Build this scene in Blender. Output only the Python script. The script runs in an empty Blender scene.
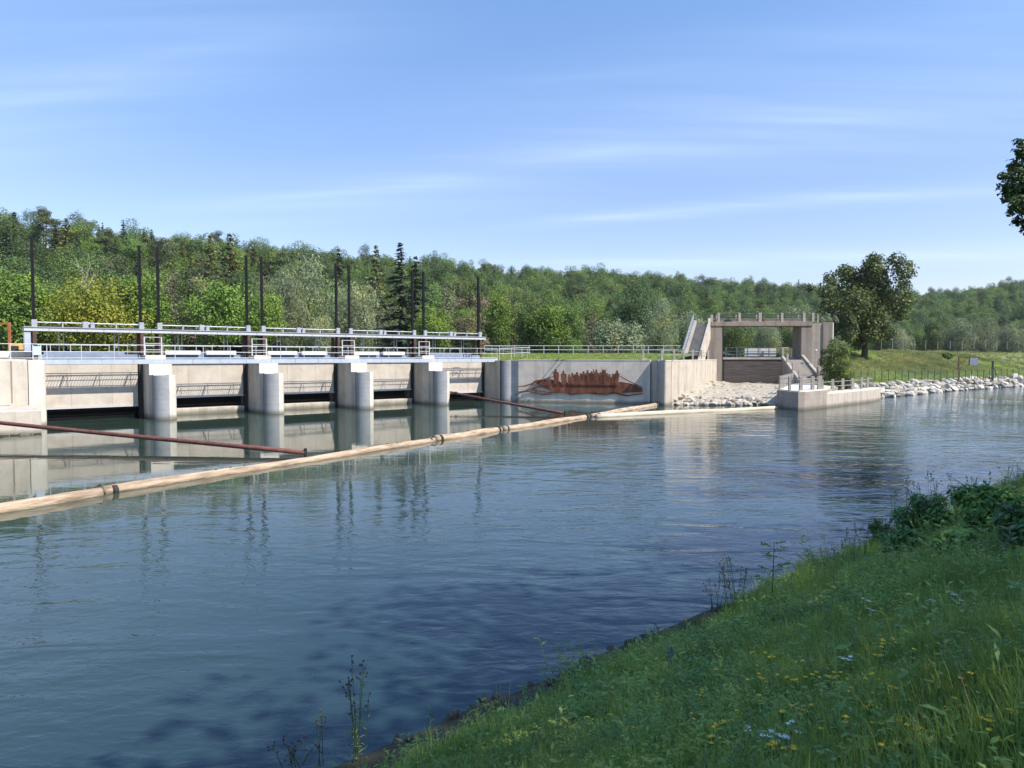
import bpy, math, random
import numpy as np
from mathutils import Vector, Matrix
random.seed(7)
RNG = np.random.default_rng(11)
SC = bpy.context.scene
COL = SC.collection
PI = math.pi

# ------------------------------------------------------------------ camera
F_PX, EYE, HORIZON = 705.0, 5.2, 357.0
PITCH = math.atan((384 - HORIZON) / F_PX)
CP, SP = math.cos(PITCH), math.sin(PITCH)
cam_d = bpy.data.cameras.new('camera'); cam = bpy.data.objects.new('camera', cam_d); COL.objects.link(cam)
cam.location = (0, 0, EYE); cam.rotation_euler = (PI / 2 - PITCH, 0, 0)
cam_d.sensor_width = 36; cam_d.lens = 36 * F_PX / 1024; cam_d.clip_start = 0.1; cam_d.clip_end = 6000
SC.camera = cam

def _ray(px, py):
    u = (px - 512) / F_PX; v = (384 - py) / F_PX
    return u, CP + v * SP, -SP + v * CP
def at(px, py, Y):                       # survey helper: the point at distance Y seen in that direction
    u, y, z = _ray(px, py); t = Y / y
    return (u * t, Y, EYE + z * t)
def onz(px, py, z=0.0):
    u, y, w = _ray(px, py); t = (z - EYE) / w
    return (u * t, y * t, z)

# weir axes: x along the weir to the right, y downstream, z up
WAZ = math.radians(39.6)
WO = (-28.6, 58.4)
BAY = 9.28
def W(s, y, z=0.0):
    c, q = math.cos(WAZ), math.sin(WAZ)
    return (WO[0] + s * c - y * q, WO[1] + s * q + y * c, z)

# ------------------------------------------------------------------ materials
def nt(m):
    m.use_nodes = True
    return m.node_tree.nodes, m.node_tree.links
def ramp(N, cols):
    r = N.new('ShaderNodeValToRGB'); e = r.color_ramp.elements
    while len(e) < len(cols): e.new(0.5)
    for k, (p, c) in enumerate(cols):
        e[k].position = p; e[k].color = (c[0], c[1], c[2], 1)
    return r
def mul(c, k): return tuple(min(1, x * k) for x in c)
def mat(name, col, rough=0.7, var=0.15, scale=1.0, metallic=0.0, bump=0.0, bscale=None, col2=None, stretch=(1, 1, 1), rnd=0.0, coords='Object', spec=0.3):
    m = bpy.data.materials.new(name); N, L = nt(m); b = N['Principled BSDF']
    b.inputs['Roughness'].default_value = rough; b.inputs['Metallic'].default_value = metallic
    b.inputs['Specular IOR Level'].default_value = spec
    tc = N.new('ShaderNodeTexCoord'); mp = N.new('ShaderNodeMapping'); mp.inputs['Scale'].default_value = stretch
    L.new(tc.outputs[coords], mp.inputs[0])
    n = N.new('ShaderNodeTexNoise'); n.inputs['Scale'].default_value = scale; n.inputs['Detail'].default_value = 6; n.inputs['Roughness'].default_value = 0.62
    L.new(mp.outputs[0], n.inputs['Vector'])
    r = ramp(N, [(0.28, mul(col, 1 - var)), (0.52, col), (0.75, col2 or mul(col, 1 + var))])
    L.new(n.outputs['Fac'], r.inputs[0]); out = r.outputs[0]
    if rnd:
        oi = N.new('ShaderNodeObjectInfo'); hs = N.new('ShaderNodeHueSaturation')
        mr = N.new('ShaderNodeMapRange'); mr.inputs[3].default_value = 1 - rnd; mr.inputs[4].default_value = 1 + rnd
        L.new(oi.outputs['Random'], mr.inputs[0]); L.new(mr.outputs[0], hs.inputs['Value']); L.new(out, hs.inputs['Color']); out = hs.outputs[0]
    L.new(out, b.inputs['Base Color'])
    if bump:
        n2 = N.new('ShaderNodeTexNoise'); n2.inputs['Scale'].default_value = bscale or scale * 6; n2.inputs['Detail'].default_value = 5
        L.new(mp.outputs[0], n2.inputs['Vector'])
        bp = N.new('ShaderNodeBump'); bp.inputs['Strength'].default_value = bump; bp.inputs['Distance'].default_value = 0.05
        L.new(n2.outputs['Fac'], bp.inputs['Height']); L.new(bp.outputs[0], b.inputs['Normal'])
    return m
def concrete(name, col, stain=0.35, board=0.0, wet=True, dark=(0.16, 0.145, 0.12)):
    """board-marked concrete: cloudy tone, vertical run-off stains, horizontal board lines and a dark tide line at the water"""
    m = bpy.data.materials.new(name); N, L = nt(m); b = N['Principled BSDF']; b.inputs['Roughness'].default_value = 0.85
    b.inputs['Specular IOR Level'].default_value = 0.2
    tc = N.new('ShaderNodeTexCoord'); geo = N.new('ShaderNodeNewGeometry')
    n1 = N.new('ShaderNodeTexNoise'); n1.inputs['Scale'].default_value = 0.9; n1.inputs['Detail'].default_value = 7; n1.inputs['Roughness'].default_value = 0.65
    L.new(geo.outputs['Position'], n1.inputs['Vector'])
    r1 = ramp(N, [(0.3, mul(col, 0.82)), (0.5, col), (0.72, mul(col, 1.1))]); L.new(n1.outputs['Fac'], r1.inputs[0])
    mp = N.new('ShaderNodeMapping'); mp.inputs['Scale'].default_value = (1.6, 1.6, 0.12); L.new(geo.outputs['Position'], mp.inputs[0])
    n2 = N.new('ShaderNodeTexNoise'); n2.inputs['Scale'].default_value = 1.0; n2.inputs['Detail'].default_value = 5; L.new(mp.outputs[0], n2.inputs['Vector'])
    r2 = ramp(N, [(0.48, (0, 0, 0)), (0.72, (1, 1, 1))]); L.new(n2.outputs['Fac'], r2.inputs[0])
    k = N.new('ShaderNodeMath'); k.operation = 'MULTIPLY'; k.inputs[1].default_value = stain; L.new(r2.outputs[0], k.inputs[0])
    mx = N.new('ShaderNodeMixRGB'); mx.inputs[2].default_value = (*dark, 1); L.new(k.outputs[0], mx.inputs[0]); L.new(r1.outputs[0], mx.inputs[1])
    out = mx.outputs[0]
    sp = N.new('ShaderNodeSeparateXYZ'); L.new(geo.outputs['Position'], sp.inputs[0])
    if wet:
        ad = N.new('ShaderNodeMath'); ad.operation = 'MULTIPLY_ADD'; ad.inputs[1].default_value = 0.35; L.new(n1.outputs['Fac'], ad.inputs[0]); L.new(sp.outputs['Z'], ad.inputs[2])
        mr = N.new('ShaderNodeMapRange'); mr.inputs[1].default_value = 0.28; mr.inputs[2].default_value = 0.62; mr.inputs[3].default_value = 0.75; mr.inputs[4].default_value = 0.0
        L.new(ad.outputs[0], mr.inputs[0])
        mw = N.new('ShaderNodeMixRGB'); mw.inputs[2].default_value = (0.09, 0.085, 0.06, 1); L.new(mr.outputs[0], mw.inputs[0]); L.new(out, mw.inputs[1]); out = mw.outputs[0]
    if board:
        wv = N.new('ShaderNodeMath'); wv.operation = 'FRACT'; dv = N.new('ShaderNodeMath'); dv.operation = 'DIVIDE'; dv.inputs[1].default_value = board
        L.new(sp.outputs['Z'], dv.inputs[0]); L.new(dv.outputs[0], wv.inputs[0])
        gt = N.new('ShaderNodeMath'); gt.operation = 'LESS_THAN'; gt.inputs[1].default_value = 0.07; L.new(wv.outputs[0], gt.inputs[0])
        g2 = N.new('ShaderNodeMath'); g2.operation = 'MULTIPLY'; g2.inputs[1].default_value = 0.35; L.new(gt.outputs[0], g2.inputs[0])
        mb = N.new('ShaderNodeMixRGB'); mb.inputs[2].default_value = (*mul(col, 0.5), 1); L.new(g2.outputs[0], mb.inputs[0]); L.new(out, mb.inputs[1]); out = mb.outputs[0]
    L.new(out, b.inputs['Base Color'])
    n3 = N.new('ShaderNodeTexNoise'); n3.inputs['Scale'].default_value = 9; n3.inputs['Detail'].default_value = 5; L.new(geo.outputs['Position'], n3.inputs['Vector'])
    bp = N.new('ShaderNodeBump'); bp.inputs['Strength'].default_value = 0.35; bp.inputs['Distance'].default_value = 0.03
    L.new(n3.outputs['Fac'], bp.inputs['Height']); L.new(bp.outputs[0], b.inputs['Normal'])
    return m
def leafmat(name, col, rnd=0.25, hue=0.03, trans=0.3, nscale=0.22, warm=1.25, sat=1.0):
    m = bpy.data.materials.new(name); N, L = nt(m); b = N['Principled BSDF']; o = N['Material Output']
    b.inputs['Roughness'].default_value = 0.55; b.inputs['Specular IOR Level'].default_value = 0.25
    geo = N.new('ShaderNodeNewGeometry')
    n = N.new('ShaderNodeTexNoise'); n.inputs['Scale'].default_value = nscale; n.inputs['Detail'].default_value = 4; L.new(geo.outputs['Position'], n.inputs['Vector'])
    r = ramp(N, [(0.3, mul(col, 0.68)), (0.5, col), (0.72, (min(1, col[0] * warm * 1.25), min(1, col[1] * warm), col[2] * 0.9))])
    L.new(n.outputs['Fac'], r.inputs[0])
    oi = N.new('ShaderNodeObjectInfo'); hs = N.new('ShaderNodeHueSaturation'); hs.inputs['Saturation'].default_value = sat
    mr = N.new('ShaderNodeMapRange'); mr.inputs[3].default_value = 1 - rnd; mr.inputs[4].default_value = 1 + rnd
    mh = N.new('ShaderNodeMapRange'); mh.inputs[3].default_value = 0.5 - hue; mh.inputs[4].default_value = 0.5 + hue
    mm = N.new('ShaderNodeMath'); mm.operation = 'MULTIPLY'; mm.inputs[1].default_value = 7.31
    fr = N.new('ShaderNodeMath'); fr.operation = 'FRACT'
    L.new(oi.outputs['Random'], mr.inputs[0]); L.new(oi.outputs['Random'], mm.inputs[0]); L.new(mm.outputs[0], fr.inputs[0]); L.new(fr.outputs[0], mh.inputs[0])
    L.new(mr.outputs[0], hs.inputs['Value']); L.new(mh.outputs[0], hs.inputs['Hue']); L.new(r.outputs[0], hs.inputs['Color'])
    L.new(hs.outputs[0], b.inputs['Base Color'])
    t = N.new('ShaderNodeBsdfTranslucent'); L.new(hs.outputs[0], t.inputs[0])
    mx = N.new('ShaderNodeMixShader'); mx.inputs[0].default_value = trans
    L.new(b.outputs[0], mx.inputs[1]); L.new(t.outputs[0], mx.inputs[2]); L.new(mx.outputs[0], o.inputs[0])
    return m

M = {}
M['pier'] = concrete('pier_concrete', (0.50, 0.44, 0.36), 0.45)
M['cap'] = concrete('cap_concrete', (0.60, 0.545, 0.455), 0.16)
M['plate'] = concrete('grey_nose_face', (0.30, 0.305, 0.31), 0.25, board=0.42)  # darker grey for one side of the rounded noses
M['gatewall'] = concrete('gate_wall_concrete', (0.50, 0.44, 0.37), 0.18, wet=False)
M['riverwall'] = concrete('river_wall_concrete', (0.66, 0.57, 0.47), 0.32, board=0.0)
M['lockwall'] = concrete('lock_wall_concrete', (0.47, 0.405, 0.325), 0.55, dark=(0.22, 0.19, 0.15))
M['oldconc'] = concrete('old_brown_concrete', (0.255, 0.21, 0.172), 0.6, board=0.35, wet=False, dark=(0.11, 0.09, 0.08))
M['quay'] = concrete('quay_concrete', (0.35, 0.295, 0.24), 0.45, board=0.5)
M['palequay'] = concrete('pale_slab_concrete', (0.62, 0.58, 0.52), 0.15, wet=False)
M['postconc'] = concrete('post_concrete', (0.36, 0.315, 0.26), 0.4, wet=False)
M['stepconc'] = concrete('step_concrete', (0.36, 0.32, 0.275), 0.4, wet=False)
M['galv'] = mat('galvanised_steel', (0.40, 0.41, 0.43), 0.42, 0.12, 4, metallic=0.35)
M['palesteel'] = mat('pale_grey_steel', (0.50, 0.51, 0.52), 0.5, 0.1, 3, metallic=0.1)
M['fascia'] = mat('grey_blue_fascia', (0.42, 0.46, 0.52), 0.5, 0.12, 2, metallic=0.15)
M['darksteel'] = mat('dark_rack_steel', (0.009, 0.009, 0.010), 0.6, 0.3, 3, spec=0.15)
M['brownsteel'] = mat('brown_steel', (0.085, 0.045, 0.035), 0.7, 0.4, 3)
M['bluegrey'] = mat('blue_grey_box', (0.20, 0.24, 0.31), 0.6, 0.2, 2)
M['whitebox'] = mat('white_panel', (0.58, 0.58, 0.57), 0.55, 0.08, 2)
M['black'] = mat('gate_recess_shade', (0.012, 0.013, 0.013), 0.8, 0.3, 2)  # near-black that paints in the shade under the gates
M['redpipe'] = mat('rust_red_pipe', (0.17, 0.065, 0.048), 0.6, 0.5, 5, bump=0.2)
M['corten'] = mat('corten_steel', (0.18, 0.066, 0.036), 0.85, 0.55, 1.6, bump=0.25, bscale=12, col2=(0.32, 0.125, 0.066), stretch=(1, 1, 0.4))
M['orange'] = mat('orange_rust_paint', (0.33, 0.125, 0.05), 0.7, 0.35, 3)
M['yellowbox'] = mat('ochre_paint', (0.55, 0.33, 0.10), 0.7, 0.3, 3)
M['log'] = mat('peeled_log', (0.42, 0.305, 0.205), 0.85, 0.65, 2.6, bump=0.6, bscale=8, col2=(0.57, 0.465, 0.345), stretch=(0.35, 3, 3))
M['logpale'] = mat('pale_log', (0.54, 0.45, 0.32), 0.8, 0.3, 1.6, bump=0.4, bscale=8, col2=(0.64, 0.58, 0.45), stretch=(0.25, 3, 3))
M['iron'] = mat('dark_iron', (0.04, 0.035, 0.03), 0.7, 0.4, 6, metallic=0.3)
M['timber'] = mat('dark_stop_timber', (0.075, 0.058, 0.055), 0.85, 0.45, 1.4, bump=0.4, bscale=6, col2=(0.14, 0.11, 0.10), stretch=(0.3, 1, 6))
M['rock'] = mat('limestone_rock', (0.44, 0.40, 0.345), 0.9, 0.28, 1.3, bump=0.6, bscale=5, col2=(0.55, 0.51, 0.445), rnd=0.4)
M['rockgrey'] = mat('grey_rock', (0.40, 0.35, 0.285), 0.9, 0.35, 1.3, bump=0.6, bscale=5, rnd=0.3, col2=(0.55, 0.49, 0.41))
M['darkstone'] = mat('dark_shore_stone', (0.085, 0.078, 0.065), 0.9, 0.4, 3, bump=0.6, bscale=8, rnd=0.4)
M['gravel'] = mat('gravel', (0.37, 0.32, 0.25), 0.95, 0.5, 2.6, bump=0.8, bscale=7, col2=(0.48, 0.42, 0.34), coords='Object')
M['soil'] = mat('bank_soil', (0.045, 0.04, 0.024), 0.95, 0.5, 2.0, bump=0.8, bscale=9, col2=(0.055, 0.06, 0.022))
M['lawn'] = mat('lawn_grass', (0.13, 0.20, 0.045), 0.9, 0.3, 0.5, bump=0.6, bscale=6, col2=(0.20, 0.27, 0.06))
M['dyke'] = mat('meadow_grass', (0.13, 0.155, 0.045), 0.9, 0.35, 0.25, bump=0.8, bscale=4, col2=(0.22, 0.21, 0.07))
M['land'] = mat('woodland_floor', (0.05, 0.06, 0.025), 0.95, 0.4, 0.1, col2=(0.06, 0.09, 0.03))
M['bark'] = mat('brown_bark', (0.065, 0.05, 0.038), 0.9, 0.4, 2, bump=0.7, stretch=(3, 3, 0.6))
M['palebark'] = mat('pale_bark', (0.42, 0.39, 0.34), 0.9, 0.35, 2, bump=0.4, stretch=(3, 3, 0.6))
M['leaf'] = leafmat('broadleaf_green', (0.141, 0.216, 0.057), 0.22, 0.012)
M['leafbright'] = leafmat('bright_green_leaf', (0.160, 0.246, 0.046), 0.2, 0.01)
M['leafdark'] = leafmat('dark_green_leaf', (0.093, 0.150, 0.054), 0.3, 0.01)
M['leafyellow'] = leafmat('yellow_green_leaf', (0.235, 0.262, 0.035), 0.1, 0.005)
M['willow'] = leafmat('willow_grey_green', (0.244, 0.292, 0.161), 0.18, 0.01)
M['needle'] = leafmat('spruce_needle', (0.064, 0.096, 0.052), 0.3, 0.01, 0.1)
M['pine'] = leafmat('pine_needle', (0.121, 0.157, 0.065), 0.3, 0.012, 0.15)
M['olive'] = leafmat('olive_conifer', (0.159, 0.173, 0.061), 0.3, 0.012, 0.15)
M['twig'] = leafmat('brownish_twigs', (0.215, 0.185, 0.125), 0.2, 0.01, 0.1)
M['chestnut'] = leafmat('lone_tree_leaf', (0.105, 0.140, 0.044), 0.1, 0.0, 0.25, nscale=0.5, warm=1.5)
M['nearleaf'] = leafmat('near_tree_leaf', (0.055, 0.095, 0.028), 0.1, 0.0, 0.25)
M['blade'] = leafmat('grass_blade', (0.292, 0.405, 0.089), 0.3, 0.018, 0.42, nscale=0.8)
M['weed'] = leafmat('weed_leaf', (0.230, 0.352, 0.103), 0.3, 0.02, 0.38, nscale=0.9)
M['bramble'] = leafmat('bramble_leaf', (0.126, 0.254, 0.077), 0.25, 0.01, 0.25, nscale=1.2)
M['seed'] = leafmat('seed_head', (0.220, 0.190, 0.110), 0.3, 0.01, 0.2)
M['meadowblade'] = leafmat('meadow_blade', (0.290, 0.310, 0.110), 0.3, 0.01, 0.3, nscale=0.12, warm=1.08)
M['yellow'] = mat('yellow_petal', (0.80, 0.50, 0.02), 0.6, 0.15, 20)
M['white'] = mat('white_petal', (0.78, 0.78, 0.72), 0.6, 0.08, 20)
M['purple'] = mat('purple_petal', (0.10, 0.06, 0.11), 0.6, 0.2, 20)
M['blue'] = mat('blue_violet_petal', (0.13, 0.15, 0.28), 0.6, 0.2, 20)
M['stem'] = mat('green_stem', (0.06, 0.09, 0.03), 0.7, 0.2, 5)
M['signback'] = mat('grey_sign_back', (0.20, 0.22, 0.26), 0.6, 0.1, 3)
M['greenwire'] = mat('green_fence_wire', (0.10, 0.20, 0.13), 0.6, 0.2, 3)
M['fencepost'] = mat('dark_fence_post', (0.045, 0.06, 0.05), 0.7, 0.3, 3)

# ------------------------------------------------------------------ mesh helpers
def raw_mesh(name, V, Fs):
    me = bpy.data.meshes.new(name); me.from_pydata(V, [], Fs); me.update()
    return me
def quad_mesh(name, V, n=4):
    """V: (faces*n, 3) array, every n consecutive vertices one face"""
    V = np.asarray(V, np.float32); nv = len(V); nf = nv // n
    me = bpy.data.meshes.new(name); me.vertices.add(nv); me.vertices.foreach_set('co', V.ravel())
    me.loops.add(nv); me.loops.foreach_set('vertex_index', np.arange(nv, dtype=np.int32))
    me.polygons.add(nf); me.polygons.foreach_set('loop_start', np.arange(0, nv, n, dtype=np.int32)); me.polygons.foreach_set('loop_total', np.full(nf, n, np.int32))
    me.update(calc_edges=True); me.validate()
    return me
def link(name, me, m=None, parent=None, smooth=False):
    if m is not None and not me.materials: me.materials.append(m)
    if smooth:
        me.polygons.foreach_set('use_smooth', np.ones(len(me.polygons), bool))
    o = bpy.data.objects.new(name, me); COL.objects.link(o)
    if parent is not None: o.parent = parent
    return o
class MB:
    def __init__(self): self.v = []; self.f = []
    def add(self, V, Fs):
        b = len(self.v); self.v += [tuple(p) for p in V]; self.f += [tuple(i + b for i in q) for q in Fs]; return self
    def box(self, x0, x1, y0, y1, z0, z1, ch=0.0):
        if ch:
            a = ch; pr = [(x0 + a, y0), (x1 - a, y0), (x1, y0 + a), (x1, y1 - a), (x1 - a, y1), (x0 + a, y1), (x0, y1 - a), (x0, y0 + a)]
            pi = [(x0 + a, y0 + a), (x1 - a, y0 + a), (x1 - a, y0 + a), (x1 - a, y1 - a), (x1 - a, y1 - a), (x0 + a, y1 - a), (x0 + a, y1 - a), (x0 + a, y0 + a)]
            V = [(x, y, z0) for x, y in pr] + [(x, y, z1 - a) for x, y in pr] + [(x, y, z1) for x, y in ((x0 + a, y0 + a), (x1 - a, y0 + a), (x1 - a, y1 - a), (x0 + a, y1 - a))]
            Fs = [tuple(range(7, -1, -1))] + [(i, (i + 1) % 8, 8 + (i + 1) % 8, 8 + i) for i in range(8)]
            t = [16, 17, 17, 18, 18, 19, 19, 16]
            for i in range(8):
                j = (i + 1) % 8
                Fs.append((8 + i, 8 + j, t[j], t[i]) if t[i] != t[j] else (8 + i, 8 + j, t[i]))
            Fs.append((16, 17, 18, 19))
            return self.add(V, Fs)
        V = [(x0, y0, z0), (x1, y0, z0), (x1, y1, z0), (x0, y1, z0), (x0, y0, z1), (x1, y0, z1), (x1, y1, z1), (x0, y1, z1)]
        return self.add(V, [(3, 2, 1, 0), (4, 5, 6, 7), (0, 1, 5, 4), (1, 2, 6, 5), (2, 3, 7, 6), (3, 0, 4, 7)])
    def prism(self, pts, z0, z1):          # pts counter-clockwise; z may be lists
        n = len(pts); zt = z1 if isinstance(z1, (list, tuple)) else [z1] * n; zb = z0 if isinstance(z0, (list, tuple)) else [z0] * n
        V = [(p[0], p[1], zb[i]) for i, p in enumerate(pts)] + [(p[0], p[1], zt[i]) for i, p in enumerate(pts)]
        return self.add(V, [tuple(range(n - 1, -1, -1)), tuple(range(n, 2 * n))] + [(i, (i + 1) % n, n + (i + 1) % n, n + i) for i in range(n)])
    def tube(self, pts, r, n=8, cap=True):
        pts = [Vector(p) for p in pts]; k = len(pts); rs = r if isinstance(r, (list, tuple)) else [r] * k
        V = []; up = None
        for i, p in enumerate(pts):
            d = (pts[min(i + 1, k - 1)] - pts[max(i - 1, 0)])
            d = d.normalized() if d.length > 1e-9 else Vector((0, 0, 1))
            if up is None: up = Vector((0, 0, 1)) if abs(d.z) < 0.9 else Vector((1, 0, 0))
            a = d.cross(up); a = a.normalized() if a.length > 1e-6 else d.orthogonal().normalized()
            b = a.cross(d)
            if abs(d.z) >= 0.9 and k > 2: up = b
            for j in range(n):
                t = 2 * PI * j / n; V.append(p + a * math.cos(t) * rs[i] + b * math.sin(t) * rs[i])
        Fs = [(i * n + j, i * n + (j + 1) % n, (i + 1) * n + (j + 1) % n, (i + 1) * n + j) for i in range(k - 1) for j in range(n)]
        if cap: Fs += [tuple(range(n - 1, -1, -1)), tuple((k - 1) * n + j for j in range(n))]
        return self.add(V, Fs)
    def bar(self, a, b, w, h=None):       # rectangular bar a -> b
        a, b = Vector(a), Vector(b); h = h or w; d = (b - a).normalized()
        up = Vector((0, 0, 1)) if abs(d.z) < 0.95 else Vector((0, 1, 0))
        s = d.cross(up).normalized() * (w / 2); u = s.cross(d).normalized() * (h / 2)
        V = [a - s - u, a + s - u, a + s + u, a - s + u, b - s - u, b + s - u, b + s + u, b - s + u]
        return self.add(V, [(3, 2, 1, 0), (4, 5, 6, 7), (0, 1, 5, 4), (1, 2, 6, 5), (2, 3, 7, 6), (3, 0, 4, 7)])
    def build(self, name, m, parent=None, smooth=False, bevel=0.0):
        me = raw_mesh(name, self.v, self.f)
        import bmesh
        bm = bmesh.new(); bm.from_mesh(me); bmesh.ops.recalc_face_normals(bm, faces=bm.faces); bm.to_mesh(me); bm.free()
        o = link(name, me, m, parent, smooth)
        if bevel:
            bv = o.modifiers.new('edge', 'BEVEL'); bv.width = bevel; bv.segments = 2; bv.limit_method = 'ANGLE'
        return o
def tag(o, label=None, cat=None, group=None, kind=None):
    if label: o['label'] = label
    if cat: o['category'] = cat
    if group: o['group'] = group
    if kind: o['kind'] = kind
    return o
def thing(name, label, cat, loc=(0, 0, 0), rz=0.0, group=None):
    o = bpy.data.objects.new(name, None); o.empty_display_size = 0.3; COL.objects.link(o)
    o.location = loc; o.rotation_euler = (0, 0, rz)
    return tag(o, label, cat, group)
def copy_tree(o, loc, rz=0.0, sc=1.0, label=None, parent=None):
    c = o.copy(); COL.objects.link(c)
    if parent is not None: c.parent = parent
    else:
        c.location = loc; c.rotation_euler = (0, 0, rz); c.scale = (sc, sc, sc) if not isinstance(sc, tuple) else sc
        if label: c['label'] = label
    for ch in list(o.children): copy_tree(ch, None, parent=c)
    return c
def thing_line(mb, pts, r): return mb.tube(pts, r)
# ------------------------------------------------------------------ sun, sky, view
SUN_AZ, SUN_EL = math.radians(-29), math.radians(48)
sd = bpy.data.lights.new('sun', 'SUN'); so = bpy.data.objects.new('sun', sd); COL.objects.link(so)
sd.energy = 4.2; sd.angle = math.radians(0.5); sd.color = (1.0, 0.94, 0.85)
sv = Vector((math.cos(SUN_AZ) * math.cos(SUN_EL), math.sin(SUN_AZ) * math.cos(SUN_EL), math.sin(SUN_EL)))
so.rotation_euler = sv.to_track_quat('Z', 'Y').to_euler(); so.location = (40, -30, 60)
wd = bpy.data.worlds.new('World'); SC.world = wd; wd.use_nodes = True
N, L = wd.node_tree.nodes, wd.node_tree.links
bg = N['Background']; sky = N.new('ShaderNodeTexSky'); sky.sky_type = 'NISHITA'; sky.sun_disc = False
sky.sun_elevation = SUN_EL; sky.sun_rotation = PI / 2 - SUN_AZ
sky.altitude = 300; sky.air_density = 1.0; sky.dust_density = 0.7; sky.ozone_density = 1.3
tc = N.new('ShaderNodeTexCoord'); sep = N.new('ShaderNodeSeparateXYZ'); L.new(tc.outputs['Generated'], sep.inputs[0])
def wm(op, a, b=None, c=None):
    n = N.new('ShaderNodeMath'); n.operation = op
    for k, q in enumerate((a, b, c)):
        if q is None: continue
        if isinstance(q, (int, float)): n.inputs[k].default_value = q
        else: L.new(q, n.inputs[k])
    return n.outputs[0]
den = wm('ADD', wm('MAXIMUM', sep.outputs['Z'], 0.0), 0.10)
cx, cy = wm('DIVIDE', sep.outputs['X'], den), wm('DIVIDE', sep.outputs['Y'], den)
cmb = N.new('ShaderNodeCombineXYZ'); L.new(cx, cmb.inputs[0]); L.new(cy, cmb.inputs[1])
def cirrus(rot, sc, seed, lo, hi, scale):
    mp = N.new('ShaderNodeMapping'); mp.inputs['Rotation'].default_value = (0, 0, rot); mp.inputs['Scale'].default_value = sc; mp.inputs['Location'].default_value = (seed, seed * 0.7, 0)
    L.new(cmb.outputs[0], mp.inputs[0])
    n = N.new('ShaderNodeTexNoise'); n.inputs['Scale'].default_value = scale; n.inputs['Detail'].default_value = 7; n.inputs['Roughness'].default_value = 0.55; n.inputs['Distortion'].default_value = 0.35
    L.new(mp.outputs[0], n.inputs['Vector'])
    mr = N.new('ShaderNodeMapRange'); mr.interpolation_type = 'SMOOTHSTEP'; mr.inputs[1].default_value = lo; mr.inputs[2].default_value = hi; L.new(n.outputs['Fac'], mr.inputs[0])
    return mr.outputs[0]
ph1 = cirrus(0.34, (0.22, 1.6, 1), 3.3, 0.0, 1.0, 1.0)
ph2 = cirrus(0.34, (0.45, 5.0, 1), 9.1, 0.25, 0.75, 1.0)
vv = wm('ADD', cy, wm('MULTIPLY', cx, 0.35)); uu = wm('SUBTRACT', cx, wm('MULTIPLY', cy, 0.35))
def band(v0, w, wob, amp, ulo, uhi, soft):
    k = wm('ADD', wm('SUBTRACT', vv, v0), wm('MULTIPLY', wm('SUBTRACT', ph1, 0.5), wob))
    k = wm('POWER', wm('MAXIMUM', wm('SUBTRACT', 1.0, wm('DIVIDE', wm('ABSOLUTE', k), w)), 0.0), 1.6)
    def ss(lo, hi):
        q = N.new('ShaderNodeMapRange'); q.interpolation_type = 'SMOOTHSTEP'; q.inputs[1].default_value = lo; q.inputs[2].default_value = hi; L.new(uu, q.inputs[0]); return q.outputs[0]
    k = wm('MULTIPLY', wm('MULTIPLY', k, ss(ulo - soft, ulo + soft)), wm('SUBTRACT', 1.0, ss(uhi - soft, uhi + soft)))
    return wm('MULTIPLY', wm('MULTIPLY', k, wm('ADD', wm('MULTIPLY', ph2, 0.8), 0.2)), amp)
cl = band(3.46, 0.20, 0.15, 0.15, -1.1, 1.4, 0.5)
for bb in ((2.62, 0.55, 0.9, 0.17, -2.2, 0.9, 0.8), (1.58, 0.42, 0.5, 0.13, -3.5, -1.0, 0.5), (4.6, 0.6, 0.6, 0.12, -3.5, 3.0, 1.0), (2.1, 0.25, 0.5, 0.06, -1.0, 2.5, 0.8), (1.2, 0.3, 0.5, 0.05, -2.5, 1.0, 0.8)): cl = wm('ADD', cl, band(*bb))
cl = wm('MULTIPLY', wm('MINIMUM', cl, 0.6), 0.8)
mixc = N.new('ShaderNodeMixRGB'); tn = N.new('ShaderNodeMixRGB'); tn.blend_type = 'MULTIPLY'; tn.inputs[0].default_value = 1; tr_ = N.new('ShaderNodeValToRGB'); te = tr_.color_ramp.elements; te.new(0.2); te[0].position = 0.0; te[0].color = (0.70, 0.625, 0.70, 1); te[1].position = 0.22; te[1].color = (0.71, 0.705, 0.82, 1); te[2].position = 0.5; te[2].color = (0.72, 0.89, 1.02, 1); te.new(0.8); te[3].color = (0.92, 1.18, 1.42, 1)
L.new(sep.outputs['Z'], tr_.inputs[0]); L.new(tr_.outputs[0], tn.inputs[2]); L.new(sky.outputs[0], tn.inputs[1])
L.new(cl, mixc.inputs[0]); L.new(tn.outputs[0], mixc.inputs[1]); mixc.inputs[2].default_value = (7.6, 8.2, 9.2, 1)
L.new(mixc.outputs[0], bg.inputs[0]); bg.inputs[1].default_value = 0.15
SC.view_settings.view_transform = 'Standard'; SC.view_settings.look = 'None'; SC.view_settings.gamma = 1; SC.view_settings.exposure = 0.8
SC.view_settings.use_curve_mapping = False
SC.cycles.max_bounces = 6; SC.cycles.diffuse_bounces = 3; SC.cycles.glossy_bounces = 3; SC.cycles.transmission_bounces = 3
SC.cycles.sample_clamp_indirect = 6; SC.cycles.caustics_reflective = False; SC.cycles.caustics_refractive = False
SC.cycles.use_denoising = True

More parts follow.
